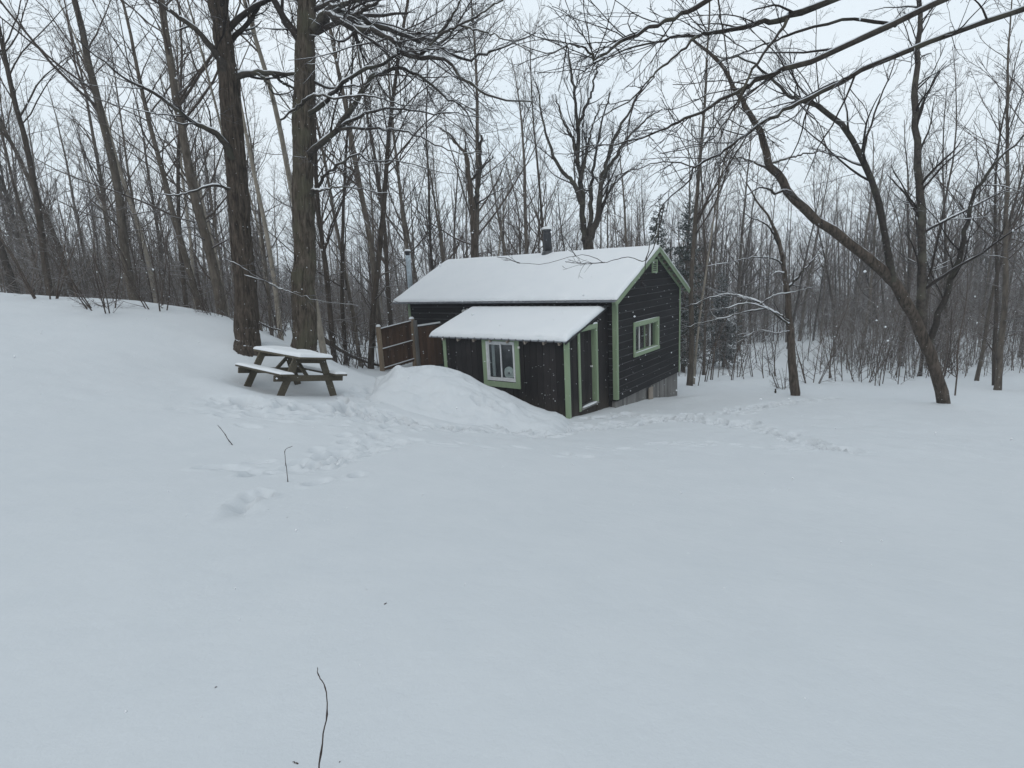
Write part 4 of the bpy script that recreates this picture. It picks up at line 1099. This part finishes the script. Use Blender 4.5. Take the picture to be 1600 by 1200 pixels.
# tree standing right of the frame near the camera: its long boughs hang into the view
tr = limb([(2150, 980), (2130, 700), (2110, 400), (2080, 100), (2060, -300), (2050, -600)], 6.4, 6.6, .24, .15, g, 24, .006)
LB = [limb([(2060, -250), (1800, -330), (1500, -200), (1250, -75), (1101, 2), (1066, 21), (1032, 35.5), (1004, 49.5), (976, 65), (953, 78), (928, 91), (921, 84), (907, 75), (893, 69), (860, 80), (815, 70)], 6.5, 5.6, .036, .0040, g, 40, .006),
      limb([(2065, -200), (1900, -240), (1600, -130), (1400, -42), (1250, 18), (1228, 28), (1197, 33), (1154, 44), (1112, 52), (1089, 55), (1049, 58), (1029, 66.5), (984, 75), (941, 94), (900, 120)], 6.5, 6.4, .050, .0045, g, 40, .006),
      limb([(1089, 57), (1055, 88), (1027, 110), (1010, 128), (984, 156), (941, 182), (915, 205)], 6.1, 5.9, .014, .004, g, 26, .006),
      limb([(2075, -50), (1850, -150), (1600, -55), (1400, 36), (1250, 99), (1225, 107), (1197, 119), (1168, 136), (1140, 149), (1106, 170), (1069, 186), (1046, 198), (1015, 210), (984, 220), (941, 228), (905, 232)], 6.5, 6.2, .042, .005, g, 40, .006),
      limb([(1230, 30), (1208, 65), (1182, 99), (1165, 130), (1154, 159), (1131, 193), (1109, 221), (1080, 230), (1030, 240)], 6.3, 6.0, .018, .004, g, 26, .006),
      limb([(1400, 40), (1330, 30), (1250, 47), (1211, 64), (1182, 74), (1140, 90), (1100, 110)], 6.5, 6.4, .02, .004, g, 26, .006),
      limb([(2080, 60), (1850, -60), (1600, 15), (1400, 85), (1300, 135), (1250, 161), (1219, 176), (1188, 195), (1168, 210), (1140, 230), (1112, 246), (1086, 261), (1078, 280), (1038, 320), (1020, 370), (1008, 406)], 6.5, 6.6, .036, .004, g, 40, .006),
      limb([(1038, 320), (1024, 380), (1010, 407), (994, 405), (972, 403), (957, 407), (942, 409), (915, 398), (890, 402), (850, 412), (808, 411)], 6.5, 6.6, .006, .003, g, 26, .004),
      limb([(1086, 261), (1050, 252), (1000, 262), (950, 280), (900, 300)], 6.5, 6.3, .009, .003, g, 20, .006)]
hero('maple_tree', 'near tree whose long dark boughs hang into the upper right of the view', tr, LB, 'bark_dark', g, None, fine=1.0, tl=1.25, snow=False)
# big leaning limb tree at the right edge
tr = limb([(1480, 660), (1470, 610), (1440, 520), (1395, 440), (1320, 375), (1250, 322), (1219, 278), (1202, 255), (1194, 221), (1182, 193), (1160, 159), (1148, 139), (1126, 99), (1106, 82), (1080, 60)], 15.6, 14.6, .17, .03, g, 44, .008)
tr[1][:14] = np.maximum(tr[1][:14], .11)
LB = [limb([(1395, 440), (1370, 300), (1310, 190), (1250, 155), (1231, 148), (1203, 119), (1160, 90), (1120, 88)], 15.3, 14.2, .09, .012, g),
      limb([(1440, 520), (1440, 340), (1430, 160), (1440, -60)], 15.5, 16, .12, .05, g),
      limb([(1450, 540), (1500, 400), (1530, 290), (1620, 190)], 15.5, 15, .09, .02, g),
      limb([(1250, 318), (1230, 298), (1210, 302), (1195, 292), (1170, 302), (1160, 315)], 15.2, 14.6, .05, .01, g),
      limb([(1198, 258), (1220, 250), (1250, 242), (1290, 235)], 15.1, 14.8, .035, .015, g),
      limb([(1196, 262), (1170, 250), (1140, 247), (1100, 250)], 15.1, 14.6, .03, .008, g)]
hero('maple_tree', 'snow dusted tree with a crooked limb leaning in from the right', tr, LB, 'bark_dark', g, UPPER[:0] or None, fine=1.1)
# slim tree at the right edge with snow laden lower branches
def zC(l): return [(1000 + x / 3, 300 + y / 3) for x, y in l]
tr = limb(zC([(727, 965), (725, 945), (712, 800), (708, 690), (696, 560), (690, 480), (680, 400), (668, 310), (640, 200), (610, 130), (560, 60), (500, -40)]), 18.6, 18.6, .165, .02, g, 34, .008)
LB = [limb(zC([(700, 620), (660, 590), (600, 545), (520, 505), (425, 480), (330, 498), (230, 535), (150, 560)]), 18.5, 20.6, .05, .008, g),
      limb(zC([(600, 548), (500, 562), (360, 597), (240, 625), (180, 650)]), 19.2, 20.6, .028, .007, g),
      limb(zC([(690, 600), (650, 570), (590, 548), (500, 520), (400, 545), (330, 552)]), 18.5, 17.9, .03, .007, g),
      limb(zC([(560, 530), (600, 500), (650, 480), (740, 465), (820, 440)]), 18.2, 17.8, .022, .007, g),
      limb(zC([(672, 340), (600, 308), (500, 312), (420, 330), (310, 348)]), 18.6, 18.0, .028, .006, g),
      limb(zC([(676, 380), (640, 375), (610, 400), (575, 440)]), 18.6, 18.0, .02, .006, g),
      limb(zC([(690, 450), (740, 400), (800, 330), (870, 260)]), 18.6, 18.6, .06, .012, g),
      limb(zC([(660, 270), (600, 160), (520, 120), (455, 78)]), 18.6, 18.2, .04, .008, g),
      limb(zC([(700, 650), (640, 660), (560, 650), (480, 680)]), 18.4, 18.0, .02, .005, g)]
hero('maple_tree', 'slim dark tree at the right with snow laden branches drooping towards the cabin', tr, LB, 'bark_dark', g, None, fine=1.0, snowf=1.35)
# many stemmed tree behind the roof
tr = limb([(922, 480), (920, 400), (917, 370)], 24.5, 24.5, .26, .20, g, 12, .004)
def stems(lst, Y, r0, r1): return [limb(zB(l), Y, Y + dy, r0 * f_, r1, g, 26, .02) for l, dy, f_ in lst]
LB = stems([([(400, 1330), (395, 1200), (380, 1000), (365, 850), (355, 600), (340, 450), (310, 290), (290, 180)], .6, 1.0),
            ([(390, 1130), (340, 1010), (290, 960), (220, 840), (180, 700), (150, 560), (130, 450)], -.8, .75),
            ([(420, 1330), (470, 1200), (490, 1020), (520, 900), (600, 700), (700, 520), (790, 420)], -.5, 1.0),
            ([(430, 1300), (435, 1100), (440, 980), (470, 800), (510, 620), (540, 500)], 1.0, .7),
            ([(495, 1000), (560, 880), (640, 760), (740, 660), (830, 600)], -1, .6),
            ([(470, 1190), (540, 1050), (620, 960), (720, 900)], .5, .5),
            ([(370, 900), (330, 760), (270, 640), (240, 520)], .9, .5),
            ([(360, 700), (420, 560), (460, 430), (470, 340)], .2, .5),
            ([(380, 1000), (410, 850), (440, 700), (500, 560)], .2, .5)], 24.4, .15, .018)
hero('maple_tree', 'many stemmed spreading tree rising behind the cabin roof', tr, LB, 'bark_dark', g, None, fine=.95, snow=False, tl=2.6, ang=32, trop=.05, hook=.09)
# broken topped tree behind the roof
tr = limb(zA([(1385, 1500), (1380, 1300), (1372, 1150), (1352, 1000), (1342, 900), (1330, 850), (1290, 800), (1240, 740), (1180, 700)]), 24.0, 23.6, .17, .02, g, 34, .01)
tr[1][:20] = np.maximum(tr[1][:20], .095)
LB = [limb(zA([(1378, 1180), (1395, 1060), (1410, 950), (1412, 850), (1418, 745)]), 24.0, 24.0, .10, .05, g, 20, .02),
      limb(zA([(1412, 830), (1400, 770), (1395, 720)]), 24, 24, .05, .012, g, 12, .01),
      limb(zA([(1345, 1000), (1385, 970), (1405, 940)]), 24, 24, .06, .05, g, 12, .01),
      limb(zA([(1338, 880), (1332, 820), (1328, 780)]), 24, 24, .08, .015, g, 12, .01),
      limb(zA([(1410, 940), (1450, 900), (1485, 865)]), 24, 23.6, .05, .02, g, 14, .02),
      limb(zA([(1385, 1130), (1430, 1100), (1500, 1060), (1588, 1020)]), 24, 23.5, .045, .012, g, 16, .02),
      limb(zA([(1280, 795), (1210, 720), (1150, 690)]), 23.7, 23.3, .03, .01, g, 14, .02)]
hero('maple_tree', 'dead looking tree with a broken forked top behind the cabin roof', tr, LB, 'bark_dark', g, None, fine=.6, snow=False, tl=1.6)

# ---- the wood: prototypes and their copies
protos = [pole_tree(101, 17, .14, .34, 1.0, 'forest_a'), pole_tree(102, 16, .12, .42, .85, 'forest_c', 'twig', .03),
          pole_tree(103, 18, .16, .30, 1.15, 'forest_a', 'twig', -.02, 46), pole_tree(104, 15, .10, .40, .8, 'forest_b', 'twig', .02, 38),
          pole_tree(105, 16, .13, .25, 1.2, 'forest_c', 'twig', 0, 34), pole_tree(106, 14, .11, .22, 1.1, 'forest_a', 'twig', .05, 50)]
sapl = [sapling(201, 6.0), sapling(202, 4.6, 2, .2), sapling(203, 7.0), sapling(204, 3.4, 6, .30, dens=.8), sapling(205, 2.6, 8, .45, dens=.7)]
for p in protos + sapl: p.location = (0, -400, -50)
TONE = {}
for p, t_ in zip(protos + sapl, ['grey', 'dark', 'greyish', 'pale', 'dark brown', 'grey brown', 'single stemmed', 'twin stemmed', 'tall whippy', 'clumped', 'low']): TONE[p.name] = t_
def place(p, x, y, rz, s, lean=0., leandir=0., sr=1.0, label=None, cat_='tree', group=None, name=None):
    o = copy_tree(p)
    if name: o.name = name
    o.location = (x, y, gz(x, y))
    o.rotation_mode = 'XYZ'
    o.rotation_euler = (0, 0, rz)
    if lean:
        m = Matrix.Rotation(lean, 4, Vector((-math.sin(leandir), math.cos(leandir), 0)))
        o.rotation_euler = (m @ Matrix.Rotation(rz, 4, 'Z')).to_euler()
    o.scale = (s * sr, s * sr, s)
    tag(o, label, cat_, group)
    return o
# trunks one can pick out: (px, Y, proto, scale, radius factor, lean to the right, label)
mid = [(358, 19.0, 0, 1.05, 1.15, -.02, 'grey trunk at the far left standing behind the dark leaning trunk'),
       (414, 17.2, 3, .85, .60, -.02, 'thin pale trunk between the two big trunks by the picnic table'),
       (443, 18.2, 3, .95, .85, .05, 'pale curved trunk close left of the thick grey maple'),
       (508, 16.2, 3, 1.0, .95, -.012, 'pale straight trunk close right of the thick grey maple'),
       (522, 17.6, 4, .9, .75, .02, 'thin dark trunk beside the pale straight trunk right of the maple'),
       (540, 19.5, 1, .85, .75, -.02, 'slender dark trunk left of the screen fence'),
       (563, 20.0, 5, .95, .75, -.09, 'slender trunk leaning left between the maple and the fence'),
       (578, 18.2, 1, .90, .95, .09, 'brown trunk leaning right beside the screen fence'),
       (600, 23.5, 0, 1.05, 1.0, .0, 'straight dark trunk just left of the galvanised vent pipe'),
       (615, 24.5, 4, 1.0, .85, .02, 'thin trunk close right of the straight trunk by the vent pipe'),
       (655, 30.0, 2, .95, .9, .01, 'tall trunk rising behind the left end of the cabin roof'),
       (692, 29.0, 4, .85, 1.0, -.01, 'dark trunk behind the roof left of the broken tree'),
       (713, 27.0, 0, .62, 1.2, .02, 'short stout trunk just left of the broken tree'),
       (866, 27.0, 4, .95, .75, -.01, 'thin straight trunk just right of the black stove pipe'),
       (1078, 22.5, 0, .98, .85, .03, 'pale grey trunk just right of the cabin gable'),
       (1084, 23.2, 3, .85, .65, .03, 'thin trunk pressed behind the pale trunk right of the gable'),
       (1100, 31.0, 4, .85, .8, .03, 'thin dark trunk behind the brush right of the cabin')]
for px, Y, k, s, sr, ln, lab in mid:
    q = at(px, 560, Y)
    place(protos[k], q[0], q[1], rng.uniform(0, 6.28), s, ln, 0.0, sr, lab)
# conifers right of the gable
sp1 = spruce(301); sp1.location = (0, -400, -50)
for px, Y, h, w, lab in [(1022, 36, .98, 1.15, 'narrow dark spruce top showing above the cabin ridge'), (1068, 35, .98, 1.2, 'dark spruce standing behind the right eave of the cabin'), (1132, 38, .62, 1.5, 'low broad evergreen in the wood right of the cabin')]:
    q = at(px, 500, Y)
    place(sp1, q[0], q[1], rng.uniform(0, 6.28), h, 0, 0, w, lab, 'tree', None)
# the wood at random
def inside_clear(x, y, px):
    lx, ly = (np.array([x, y]) - CO[:2]) @ VX[:2], (np.array([x, y]) - CO[:2]) @ VY[:2]
    if -10 < lx < 2.5 and -4 < ly < W + 2.5: return True
    return False
COLS = [(150, 'at the far left of the wood'), (300, 'well left of the dark leaning trunk'), (350, 'just left of the dark leaning trunk'), (400, 'behind the dark leaning trunk'), (450, 'between the two big trunks'), (500, 'behind the thick grey maple'),
        (560, 'right of the thick grey maple'), (600, 'left of the vent pipe'), (640, 'behind the vent pipe'), (680, 'above the left end of the cabin roof'), (730, 'left of the broken topped tree'), (790, 'right of the broken topped tree'), (845, 'left of the black stove pipe'),
        (890, 'right of the black stove pipe'), (950, 'behind the many stemmed tree'), (1010, 'above the right half of the cabin roof'), (1060, 'behind the cabin gable peak'), (1110, 'right of the cabin gable'), (1160, 'behind the brush right of the cabin'), (1220, 'behind the snow laden branches'),
        (1290, 'right of the slim snow laden tree'), (1360, 'behind the tree with the crooked limb'), (1430, 'right of the tree with the crooked limb'), (1520, 'towards the right of the wood'), (9999, 'at the far right of the wood')]
def where(px): return next(t for lim_, t in COLS if px < lim_)
def wood(n, Ymin, Ymax, kind, smin, smax, group, labels, cat_, pxlo=-120, pxhi=1720, dmin=1.1, clear=True, names=None):
    pts = []; tries = 0
    while len(pts) < n and tries < n * 60:
        tries += 1
        Y = math.sqrt(rng.uniform(Ymin ** 2, Ymax ** 2)); px = rng.uniform(pxlo, pxhi)
        q = at(px, 500, Y); x, y = q[0], q[1]
        if inside_clear(x, y, px): continue
        if clear and px > 640 and Y < 26 and not px > 1420: continue
        if clear and 1060 < px < 1400 and Y < 46 and rng.random() < .85: continue
        if clear and 300 < px < 620 and Y < 17.5: continue
        if clear and 995 < px < 1105 and Y < 42: continue
        if clear and 618 < px < 656 and Y < 34: continue
        if clear and 700 < px < 1000 and Y < 36 and rng.random() < .75: continue
        if any((x - a) ** 2 + (y - b) ** 2 < dmin ** 2 for a, b, *_ in pts): continue
        pts.append((x, y, px, Y))
    for x, y, px, Y in pts:
        k = rng.integers(len(kind)); p = kind[k]
        side = 0 if px < 640 else (1 if px < 1060 else 2)
        sc_, fr_ = rng.uniform(smin, smax), rng.uniform(.7, 1.2)
        dp_ = 'up front' if Y < 28 else ('farther back' if Y < 42 else 'far back')
        lab = '%s %s %s %s %s' % ('stout' if fr_ > .98 else 'thin', TONE[p.name], cat_, dp_, where(px))
        place(p, x, y, rng.uniform(0, 6.28), sc_, abs(rng.normal(0, .05)), rng.uniform(0, 6.28), fr_, lab, cat_, group[side])
    return pts
wood(230, 18.5, 66, protos, .72, 1.10, ['bare trees in the wood left of the cabin', 'bare trees in the wood behind the cabin roof', 'bare trees in the wood right of the cabin'],
     ['slender bare tree among many in the wood left of the cabin', 'slender bare tree among many in the wood behind the cabin roof', 'slender bare tree among many in the wood right of the cabin'], 'tree')
wood(170, 17.5, 52, sapl[:3], .7, 1.2, ['saplings in the wood left of the cabin', 'saplings behind the cabin', 'saplings right of the cabin'],
     ['thin bare sapling in the undergrowth left of the cabin', 'thin bare sapling in the undergrowth behind the cabin', 'thin bare sapling in the undergrowth right of the cabin'], 'sapling', dmin=.7)
BR = ['single', 'two stemmed', 'whippy tall', 'many stemmed', 'low spreading']
for px, Y, k, s in [(1098, 24, 1, .9), (1110, 25, 1, 1.05), (1122, 27, 2, .55), (1142, 25, 1, .8), (1152, 28, 3, .9), (1165, 26, 0, .55), (1180, 29, 1, .8), (1198, 27, 1, .7), (1090, 22.5, 0, .5), (1228, 21, 4, .7), (1130, 31, 0, .7), (1205, 33, 0, .7), (1270, 24, 3, 1.0), (1300, 27, 1, 1), (1350, 25, 3, 1), (1400, 30, 0, .8)]:
    q = at(px, 560, Y); place(sapl[k], q[0], q[1], rng.uniform(0, 6.28), s, 0, 0, 1, '%s leafless shrub %s, %s' % (BR[k], where(px), 'nearer' if Y < 26 else 'farther'), 'shrub', 'brush right of the cabin', 'bare_shrub')
for px, Y, k, s in [(545, 17.3, 4, .7), (556, 17.8, 3, .6), (530, 18, 4, .8), (590, 18.6, 4, .8), (400, 16.5, 4, .6), (430, 17, 4, .7), (345, 16, 4, .7), (260, 15, 3, .8), (180, 14, 4, .9), (90, 15, 3, .9)]:
    q = at(px, 560, Y); place(sapl[k], q[0], q[1], rng.uniform(0, 6.28), s, 0, 0, 1, '%s leafless shrub %s, %s' % (BR[k], where(px), 'nearer' if Y < 17.5 else 'farther'), 'shrub', 'brush left of the cabin', 'bare_shrub')
# far wood that reads as one mass
g = np.random.default_rng(77)
Vs = []; Fs = []; n0 = 0
low = []
for sd_ in range(5):
    h = 15.0; P = grow(np.array([[0, 0, -1.]]), np.array([[0, 0, 1.]]), np.array([h + 1]), 8, .04, .02, g); R = (.12 * (1 - .85 * np.linspace(0, 1, 8)))[None]
    lv = tree_levels(P, R, np.array([h]), [dict(cnt=20, tlo=.18, thi=.98, ang=42, asd=12, lf=.27, rf=.4, n=4, wander=.1, trop=.04, k=3, rmin=.016),
                                           dict(cnt=5, tlo=.15, thi=1, ang=38, asd=12, lf=.5, rf=.6, n=3, wander=.12, trop=.03, k=3, rmin=.012),
                                           dict(cnt=3, tlo=.15, thi=1, ang=36, asd=12, lf=.55, rf=.7, n=2, wander=.1, trop=.03, k=3, rmin=.009)], g)
    low.append(join([(P, R, 5)] + lv))
for sd_ in range(6):      # clumps of thin undergrowth
    ps_ = []
    for q in range(9):
        h = g.uniform(2.2, 6.5); P = grow(np.array([[g.normal(0, 1.1), g.normal(0, 1.1), -.4]]), np.array([[g.normal(0, .12), g.normal(0, .12), 1]]), np.array([h]), 5, .06, 0, g); R = (.026 * (1 - .7 * np.linspace(0, 1, 5)))[None]
        c1 = spawn(P, R, np.array([h]), 10, .1, .98, 46, 12, .27, .55, 3, .1, .02, g, .012); c2 = spawn(*c1, 3, .15, 1, 40, 12, .5, .7, 2, .1, 0, g, .009)
        ps_ += [(P, R, 3), (c1[0], c1[1], 3), (c2[0], c2[1], 3)]
    low.append(join(ps_))
pv_, fv_, gid = [], [], []; n0 = 0
for k_, (v, f) in enumerate(low):
    pv_.append(v); fv_.append(f + n0); n0 += len(v); gid.append(np.full(len(v), k_))
pts_, idx_, sc_a, rz_a = [], [], [], []
def far_point(px, Y, k_, s_):
    q = at(px, 500, Y); pts_.append((q[0], q[1], gz(q[0], q[1]))); idx_.append(k_); sc_a.append(s_); rz_a.append(g.uniform(0, 6.28))
for i in range(700): far_point(g.uniform(-150, 1750), math.sqrt(g.uniform(56 ** 2, 130 ** 2)), int(g.integers(5)), g.uniform(.62, 1.08))
for i in range(1500):
    Y = math.sqrt(g.uniform(24 ** 2, 95 ** 2)); px = g.uniform(-150, 1750)
    if (1050 < px < 1330 and Y < 54) or (640 < px < 1050 and Y < 28): continue
    far_point(px, Y, 5 + int(g.integers(6)), g.uniform(.55, 1.15) * (.7 if 640 < px < 1050 and Y < 34 else 1))
nv, npt = n0, len(pts_)
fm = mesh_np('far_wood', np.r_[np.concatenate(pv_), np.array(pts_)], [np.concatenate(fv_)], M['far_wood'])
def attr(nm, ty, arr):
    a = fm.attributes.new(nm, ty, 'POINT'); a.data.foreach_set('value', arr)
attr('spot', 'BOOLEAN', np.r_[np.zeros(nv, bool), np.ones(npt, bool)])
attr('kind_id', 'INT', np.r_[np.concatenate(gid), np.array(idx_)].astype(np.int32))
attr('turn', 'FLOAT', np.r_[np.zeros(nv), np.array(rz_a)].astype(np.float32))
attr('size', 'FLOAT', np.r_[np.ones(nv), np.array(sc_a)].astype(np.float32))
fo = link('far_wood', fm)
tag(fo, 'distant leafless wood and undergrowth behind the clearing', 'woods', kind='stuff')
ng = bpy.data.node_groups.new('scatter_far_wood', 'GeometryNodeTree')
ng.interface.new_socket('Geometry', in_out='INPUT', socket_type='NodeSocketGeometry'); ng.interface.new_socket('Geometry', in_out='OUTPUT', socket_type='NodeSocketGeometry')
def G(t, **kw):
    n = ng.nodes.new(t)
    for k, v in kw.items(): setattr(n, k, v)
    return n
def named(nm, ty):
    n = G('GeometryNodeInputNamedAttribute', data_type=ty); n.inputs['Name'].default_value = nm; return n.outputs['Attribute']
gi, go = G('NodeGroupInput'), G('NodeGroupOutput'); LK = ng.links.new
sep = G('GeometryNodeSeparateGeometry', domain='POINT'); LK(gi.outputs[0], sep.inputs['Geometry']); LK(named('spot', 'BOOLEAN'), sep.inputs['Selection'])
spl = G('GeometryNodeSplitToInstances', domain='POINT'); LK(sep.outputs['Inverted'], spl.inputs[0]); LK(named('kind_id', 'INT'), spl.inputs['Group ID'])
mp_ = G('GeometryNodeMeshToPoints'); LK(sep.outputs['Selection'], mp_.inputs[0])
iop = G('GeometryNodeInstanceOnPoints'); LK(mp_.outputs[0], iop.inputs['Points']); LK(spl.outputs['Instances'], iop.inputs['Instance'])
iop.inputs['Pick Instance'].default_value = True; LK(named('kind_id', 'INT'), iop.inputs['Instance Index'])
cx = G('ShaderNodeCombineXYZ'); LK(named('turn', 'FLOAT'), cx.inputs['Z']); LK(cx.outputs[0], iop.inputs['Rotation']); LK(named('size', 'FLOAT'), iop.inputs['Scale'])
LK(iop.outputs[0], go.inputs[0])
md = fo.modifiers.new('scatter', 'NODES'); md.node_group = ng
from collections import defaultdict
same = defaultdict(list)
for o in list(bpy.data.objects):
    if o.parent is None and o.get('label') and o.get('group'): same[o['label']].append(o)
NTH = ['first', 'second', 'third', 'fourth', 'fifth', 'sixth', 'seventh']
ORD = {2: ['left one', 'right one'], 3: ['left one', 'middle one', 'right one']}
for n_ in (4, 5, 6, 7): ORD[n_] = [w_ + ' from left' for w_ in NTH[:n_]]
for lab, os_ in same.items():
    if len(os_) in ORD:
        os_.sort(key=lambda o: o.location.x / max(o.location.y, 1))
        for o, w_ in zip(os_, ORD[len(os_)]): o['label'] = lab + ', ' + w_
# prototypes are not part of the place
for p in protos + sapl + [sp1]:
    for ch in list(p.children): bpy.data.objects.remove(ch)
    bpy.data.objects.remove(p)

# ------------------------------------------------------------------ fallen logs and twigs
def rod(name, pts, r0, r1, mat, label, category, group=None, n=16, snow=False, g=np.random.default_rng(5), jit=.004):
    C = cat(np.array(pts), n); C[1:-1] += g.normal(0, jit, (n - 2, 3))
    R = np.linspace(r0, r1, n) * g.uniform(.92, 1.08, n)
    if name == 'dead_weed': R[4::5] *= 1.55
    root = empty(name); root.location = tuple(C[0])
    v, f = tubes((C - C[0])[None], R[None], 8); link('stem', mesh_np('stem', v, [f], M[mat]), root)
    if snow:
        v, f = join(snow_on([((C - C[0])[None], R[None], 6)], g, .95, 6)); link('stem_snow', mesh_np('stem_snow', v, [f], M['snow_fluffy']), root)
    return tag(root, label, category, group)
def onground(px, py, dz=0.0):
    p = hit(px, py); return p + np.array([0, 0, dz])
def gp(px, Y, dz):
    q = at(px, 560, Y); return np.array([q[0], q[1], gz(q[0], q[1]) + dz])
rod('fallen_log', [gp(495, 18.6, .9), gp(530, 18.8, .55), gp(560, 19.0, .3), gp(596, 19.2, .05)], .06, .05, 'forest_a', 'snow topped fallen log sloping down behind the maple towards the fence', 'log', snow=True)
rod('fallen_log', [gp(500, 20.0, .8), gp(540, 20.4, .5), gp(585, 20.6, .2)], .045, .035, 'forest_c', 'thin fallen log lying farther back left of the fence', 'log', snow=True)
rod('fallen_branch', [gp(405, 16.8, .25), gp(425, 16.9, .22), gp(445, 17.0, .30)], .035, .02, 'forest_c', 'dark broken branch lying in snow between the two big trunks', 'branch', snow=True)
rod('fallen_branch', [gp(500, 16.6, 1.1), gp(525, 17, .95), gp(560, 17.4, .75), gp(600, 18, .8)], .012, .006, 'limb', 'thin snow lined bough arching right of the maple near the ground', 'branch', snow=True)
rod('fallen_branch', [gp(352, 14.5, .5), gp(372, 14.6, .3), gp(390, 14.6, .1)], .012, .006, 'limb', 'thin branch poking from the snow at the foot of the dark leaning trunk', 'branch')
def stem(pts, Y, r0, r1, label):
    base = hit(*pts[0]); P = [base - np.array([0, 0, .08])] + [at(px, py, base[1] + (i * .02)) for i, (px, py) in enumerate(pts)]
    return rod('dead_weed', P, r0, r1, 'stick', label, 'twig', n=22, jit=.001)
def stem2(pts, Y, r0, r1, label):
    Y = hit(*pts[0])[1]
    P = [at(px, py, Y + i * .012) for i, (px, py) in enumerate(pts)]
    return rod('dead_weed', P, r0, r1, 'stick', label, 'twig', n=24, jit=.0012)
stem([(450, 755), (448, 735), (446, 720), (445, 705), (450, 700), (457, 697)], 0, .005, .002, 'short crooked twig standing in the snow at mid left')
stem2([(496, 1225), (499, 1195), (505, 1150), (510, 1120), (511.5, 1095), (507, 1072), (500, 1060), (496.5, 1050), (496, 1043)], 1.85, .0028, .0012, 'slender bare stem rising from the snow at the bottom edge')
stem2([(478, 1215), (470, 1198), (460, 1192), (450, 1191), (442, 1197)], 1.75, .0032, .0016, 'small arched stem tip at the bottom edge left of the slender stem')
stem2([(524, 1215), (527, 1200), (531, 1189)], 1.8, .003, .0016, 'short stem tip at the bottom edge right of the slender stem')
stem([(364, 697), (356, 686), (350, 676), (340, 664)], 0, .008, .003, 'dark twig poking from the snow at the left edge')
rod('dead_weed', [gp(1214, 19.4, -.1), gp(1214, 19.4, .02), gp(1214, 19.4, .14)], .03, .028, 'forest_c', 'short stub poking up from the snow crest at the right', 'twig', n=8)
lf = hit(601, 948); k_ = MB()
for i, (dx, dy, dz) in enumerate([(0, 0, 0), (.008, .006, .006), (-.009, .004, .002), (.004, -.005, .010)]):
    a = i * 1.3
    k_.add([(dx + .013 * math.cos(a), dy + .013 * math.sin(a), dz + .004), (dx, dy + .005, dz + .012), (dx - .012 * math.cos(a), dy - .012 * math.sin(a), dz + .003), (dx, dy - .006, dz)], [np.array([[0, 1, 2, 3]]), np.array([[0, 3, 2, 1]])] if False else [np.array([[0, 1, 3], [1, 2, 3]])])
lfo = k_.build('dead_leaf', M['stick']); lfo.location = tuple(lf + np.array([0, 0, .002]))
tag(lfo, 'tiny curled dead leaf lying on the open snow in the foreground', 'leaf')

# flecks of bark blown onto the snow
g = np.random.default_rng(41); k_ = MB()
for i in range(46):
    px, py = (g.uniform(100, 1500), g.uniform(720, 1190)) if i > 3 else [(785, 890), (615, 1030), (700, 1113), (420, 1000)][i]
    q = hit(px, py); r_ = g.uniform(.0025, .0065); a = g.uniform(0, 6.28); c, s_ = math.cos(a) * r_, math.sin(a) * r_
    k_.add([q + (c, s_, .002), q + (-s_ * .5, c * .5, .004), q + (-c, -s_, .002), q + (s_ * .5, -c * .5, .003), q + (0, 0, .007)], np.array([[0, 1, 4], [1, 2, 4], [2, 3, 4], [3, 0, 4]]))
tag(k_.build('bark_flecks', M['stick']), 'tiny flecks of bark scattered over the foreground snow', 'debris', kind='stuff')
# ------------------------------------------------------------------ falling snow
g = np.random.default_rng(99)
nf = 9000
Q = np.stack([g.uniform(-9, 10, nf), g.uniform(1.6, 13.5, nf), g.uniform(-.2, 9.5, nf)], -1)
Q = Q[Q[:, 2] > ground(Q[:, 0], Q[:, 1]) + .05]
Q = Q[np.linalg.norm(Q - CAM, axis=1) > 1.8]
r = g.uniform(.0030, .0095, len(Q)) * g.uniform(.6, 1, len(Q))
oc = np.array([(1, 0, 0), (-1, 0, 0), (0, 1, 0), (0, -1, 0), (0, 0, 1), (0, 0, -1)], float)
of = np.array([(0, 2, 4), (2, 1, 4), (1, 3, 4), (3, 0, 4), (2, 0, 5), (1, 2, 5), (3, 1, 5), (0, 3, 5)])
V = (Q[:, None] + oc[None] * r[:, None, None] * g.uniform(.6, 1.2, (len(Q), 1, 3))).reshape(-1, 3)
F = (of[None] + (np.arange(len(Q)) * 6)[:, None, None]).reshape(-1, 3)
tag(link('snowfall', mesh_np('snowfall', V, [F], M['snow_fluffy'])), 'scattered snowflakes falling through the air', 'snow', kind='stuff')

# ------------------------------------------------------------------ the damp air of the snowfall
HD = 0.0013
if HD > 0:
    hm_ = bpy.data.materials.new('snowfall_haze'); hm_.use_nodes = True; nt = hm_.node_tree; nt.nodes.clear()
    ho = nt.nodes.new('ShaderNodeOutputMaterial'); pv = nt.nodes.new('ShaderNodeVolumePrincipled')
    pv.inputs['Color'].default_value = (.86, .89, .93, 1); pv.inputs['Density'].default_value = HD; pv.inputs['Anisotropy'].default_value = 0.0
    nt.links.new(pv.outputs['Volume'], ho.inputs['Volume'])
    hz = MB().box(-430, 430, -70, 530, -14, 34).build('haze', hm_)
    tag(hz, 'thin pale winter haze in the air', 'haze', kind='stuff')
print('TRIS', sum(len(m.loops) - 2 * len(m.polygons) for m in bpy.data.meshes))
